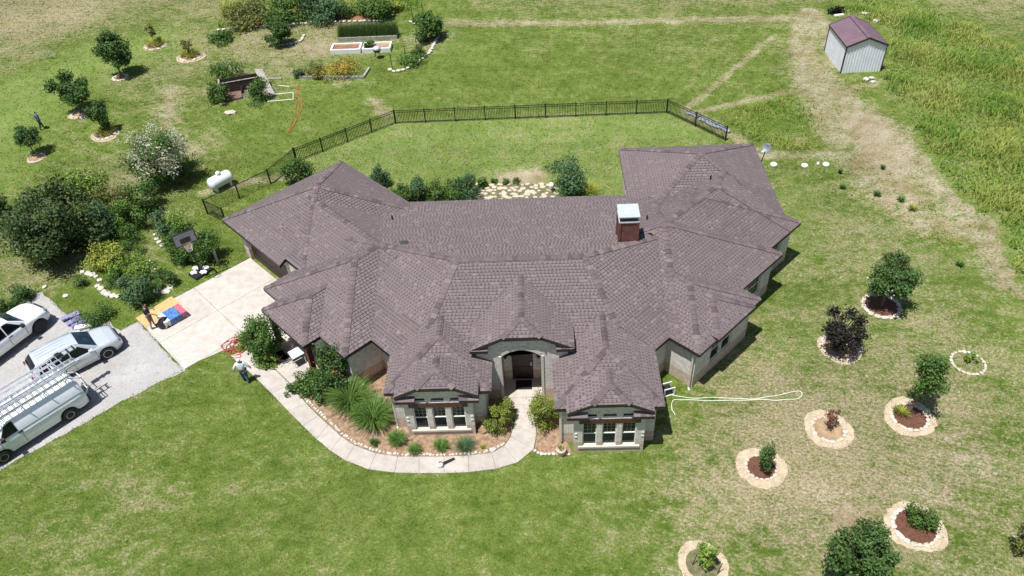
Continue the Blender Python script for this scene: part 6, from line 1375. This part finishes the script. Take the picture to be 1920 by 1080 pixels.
# ================================================================== GRASS
def tufts(name, n, box, fn, hmin, hmax, w, mat, seed, keep, k=3, lean=.5):
    """short blades scattered over the ground; fn gives the turf attributes, keep masks out paved areas"""
    rng = np.random.default_rng(seed); x = rng.uniform(box[0], box[1], n); y = rng.uniform(box[2], box[3], n); m = keep(x, y, rng); x, y = x[m], y[m]; n = len(x)
    dry, bare, lush = fn(x, y); x = np.repeat(x, k); y = np.repeat(y, k); N_ = n * k; a = rng.uniform(0, 6.2832, N_); h = rng.uniform(hmin, hmax, N_); sp = rng.uniform(.02, .05, N_) * 1.5
    bx, by = x + rng.normal(0, w * 1.6, N_), y + rng.normal(0, w * 1.6, N_); tx, ty = bx + np.cos(a) * h * lean, by + np.sin(a) * h * lean; px, py = -np.sin(a) * w / 2, np.cos(a) * w / 2
    V = np.stack([np.stack([bx - px, by - py, np.zeros(N_)], 1), np.stack([bx + px, by + py, np.zeros(N_)], 1), np.stack([tx, ty, h], 1)], 1).reshape(-1, 3)
    F = np.arange(N_ * 3).reshape(-1, 3); rp = lambda q: np.repeat(np.repeat(q, k), 3)
    jd = rp(dry) + np.repeat(rng.normal(0, .22, N_), 3)
    return obj(name, V, F, mat, None, pt=dict(dry=jd, bare=rp(bare) - .4, lush=np.clip(rp(lush) + np.repeat(rng.normal(0, .15, N_), 3), 0, 1)))
HULL = [UV(-4, 20.2), UV(4, 20.2), UV(4, 14), (-6.5, 12.4), (7.1, 12.4), (7.1, 17.8), (15.3, 17.8), (15.3, 10.4), UV(18, -1.8), UV(18, -4.5), UV(14.7, -4.5), UV(14.7, -5.3), UV(10.8, -5.3), UV(10.8, -6.4), UV(6, -6.4), UV(6, -4.7), (6.4, 0), (6.4, -4.2), (2.6, -4.2), (1.3, -.8), (-1.5, -.8), (-1.5, -2.4), (-5.8, -2.4), UV(-4, 6), UV(-7.1, 7.9), UV(-7.1, 12)]
DRV = [UV(-11.5, 19.95), UV(-3.9, 19.95), UV(-3.9, 13.9), UV(-6, 11.5), G(449, 602), G(440, 655), UV(-11.5, 13.95)]
WK = [G(*a[0]) for a in WALK] + [G(*a[1]) for a in WALK][::-1]
BLK = [HULL, DRV, WK, GRAVEL, FBED, [G(1003, 783), G(1007, 815), G(1002, 845), G(1074, 852), (2.3, -3.5), (1.6, -.6)], [G(449, 602), G(460, 645), G(520, 690), G(560, 660), UV(-6.6, 8.2), UV(-6.6, 11.5)], [G(893, 352), G(905, 345), G(1030, 345), G(1045, 384), G(890, 384)]]
RINGS = [(1427, 877, 47), (1553, 805, 46), (1705, 782, 48), (1716, 988, 56), (1576, 652, 40), (1652, 574, 36), (1318, 1058, 46)]
def keep_lawn(x, y, rng, bare_cut=.25):
    m = np.ones(x.shape, bool)
    for p in BLK: m &= ~inpoly(x, y, p)
    for u, v, r in RINGS: c = G(u, v); m &= np.hypot(x - c[0], y - c[1]) > r * MPP(u, v) * rng.uniform(.78, 1.04, x.shape)
    d, b, l = ground_attrs(x, y); m &= rng.random(x.shape) > np.clip(b + .15, 0, .95)
    cx = RW.T @ np.stack([x - CAMP[0], y - CAMP[1], np.full(x.shape, -CAMP[2])]); u = 960 + FPX * cx[0] / cx[2]; v = 540 + FPX * cx[1] / cx[2]
    return m & (u > -60) & (u < 1980) & (v < 1140) & (v > -40)
stuff(tufts('lawn_grass', 130000, (-36, 26, -14, 24), ground_attrs, .015, .05, .05, M['ground'], 1, keep_lawn, 3, 2.2))
stuff(tufts('rough_grass', 60000, (-62, 52, 14, 60), ground_attrs, .03, .1, .08, M['ground'], 2, keep_lawn, 3, 1.6))
def keep_meadow(x, y, rng): return inpoly(x, y, MEADOW) & keep_lawn(x, y, rng)
def meadow(name, n, box, keep, hmin, hmax, w, seed, mats):
    """tall loose grass: clumps of leaning blades in patches of differing green"""
    rng = np.random.default_rng(seed); x = rng.uniform(box[0], box[1], n); y = rng.uniform(box[2], box[3], n); m = keep(x, y, rng); x, y = x[m], y[m]; n = len(x)
    edge_ = dline(x, y, MEADOW, True) if name == 'meadow_grass' else np.full(n, 9.0); kk_ = rng.random(n) < np.clip(edge_ / (1.1 + .8 * np.sin(x * 1.7 + y * 2.3)), .06, 1); x, y = x[kk_], y[kk_]; n = len(x)
    ph = np.sin(x * .8 + 1.3 * np.sin(y * .5)) + np.sin(y * .9 + 1.7 * np.sin(x * .45)) + .8 * np.sin(x * 2.3 + y * 1.9); fav = .34 * ph + rng.normal(0, .28, n)
    a = rng.uniform(0, 6.2832, n); h = rng.uniform(hmin, hmax, n) * (1 + .45 * np.sin(x * .5 + y * .8)) * (1 - .35 * (np.sin(x * 1.3 - y * .7) > .5)); lean = rng.uniform(.5, 1.3, n)
    tx, ty = x + np.cos(a) * h * lean, y + np.sin(a) * h * lean; mx, my = x + np.cos(a) * h * lean * .35, y + np.sin(a) * h * lean * .35; px, py = -np.sin(a) * w / 2, np.cos(a) * w / 2; z = np.zeros(n)
    V = np.stack([np.stack([x - px, y - py, z], 1), np.stack([x + px, y + py, z], 1), np.stack([mx + px * .8, my + py * .8, h * .7], 1), np.stack([tx, ty, h], 1), np.stack([mx - px * .8, my - py * .8, h * .7], 1)], 1).reshape(-1, 3)
    b = (np.arange(n) * 5)[:, None]; F = np.concatenate([b + np.array([[0, 1, 2, 4]]), b + np.array([[4, 2, 3, 3]])], 0); F = F[:n]; T = b + np.array([[4, 2, 3]])
    k = rng.uniform(.75, 1.3, n)[:, None]; g = np.clip(fav, -1, 1)[:, None]
    c = np.where(g < -.35, np.array([[.5, .74, .45]]), np.where(g < .35, np.array([[1.0, 1.0, 1.0]]), np.array([[1.35, 1.12, 1.4]]))) * k
    o = obj(name, V, F, mats, None, col=c); o2 = obj('tips', V, T, mats, o, col=c); return stuff(o)
M['meadowblade'] = leafmat('meadow_blade', (0.27, 0.345, 0.07), .4, .7)
meadow('meadow_grass', 110000, (22, 52, -2, 62), keep_meadow, .22, .55, .06, 3, M['meadowblade'])
PATCH = [[(1730, 420), (1760, 415), (1810, 445), (1808, 462), (1770, 458), (1725, 440)], [(1800, 385), (1850, 395), (1850, 440), (1815, 455), (1790, 420)], [(1700, 370), (1755, 385), (1755, 405), (1700, 400)], [(1435, 195), (1510, 168), (1545, 210), (1556, 275), (1480, 285), (1400, 260), (1335, 208)], [(1580, 150), (1625, 150), (1625, 175), (1590, 170)]]
def keep_patch(x, y, rng):
    m = np.zeros(x.shape, bool)
    for p in PATCH: m |= inpoly(x, y, P_(p))
    return m & keep_lawn(x, y, rng)
meadow('tall_grass_patches', 80000, (14, 40, 8, 44), keep_patch, .1, .3, .05, 4, M['meadowblade'])

GBED = P_([(408, 54), (420, 10), (560, -14), (740, -10), (800, 12), (742, 26), (716, 38), (640, 20), (560, 42), (480, 48)])
meadow('garden_weeds', 26000, (-50, -8, 36, 66), lambda x, y, rng: inpoly(x, y, GBED), .3, .9, .1, 5, M['meadowblade'])
def fringe(name, outlines, seed, n_per=26):
    """blades leaning over the paved edges"""
    rng = np.random.default_rng(seed); X = []; Y = []
    for o in outlines:
        o = np.array(o); q = np.roll(o, -1, 0)
        for a, b in zip(o, q):
            k = int(np.linalg.norm(b - a) * n_per); t = rng.random(k)[:, None]; p = a + (b - a) * t + rng.normal(0, .05, (k, 2)); X.append(p[:, 0]); Y.append(p[:, 1])
    x = np.concatenate(X); y = np.concatenate(Y); m = ~inpoly(x, y, HULL)
    for p in (FBED,): m &= ~inpoly(x, y, p)
    x, y = x[m], y[m]; n = len(x); a = rng.uniform(0, 6.2832, n); h = rng.uniform(.05, .12, n); w = .03; px, py = -np.sin(a) * w / 2, np.cos(a) * w / 2
    V = np.stack([np.stack([x - px, y - py, np.zeros(n)], 1), np.stack([x + px, y + py, np.zeros(n)], 1), np.stack([x + np.cos(a) * h * .9, y + np.sin(a) * h * .9, h], 1)], 1).reshape(-1, 3); d, b_, l = ground_attrs(x, y); r3 = lambda q: np.repeat(q, 3)
    return stuff(obj(name, V, np.arange(n * 3).reshape(-1, 3), M['ground'], None, pt=dict(dry=r3(d), bare=r3(b_ * 0 - .4), lush=r3(l))))
fringe('edge_grass', [DRV, [tuple(p) for p in WK], GRAVEL], 8)
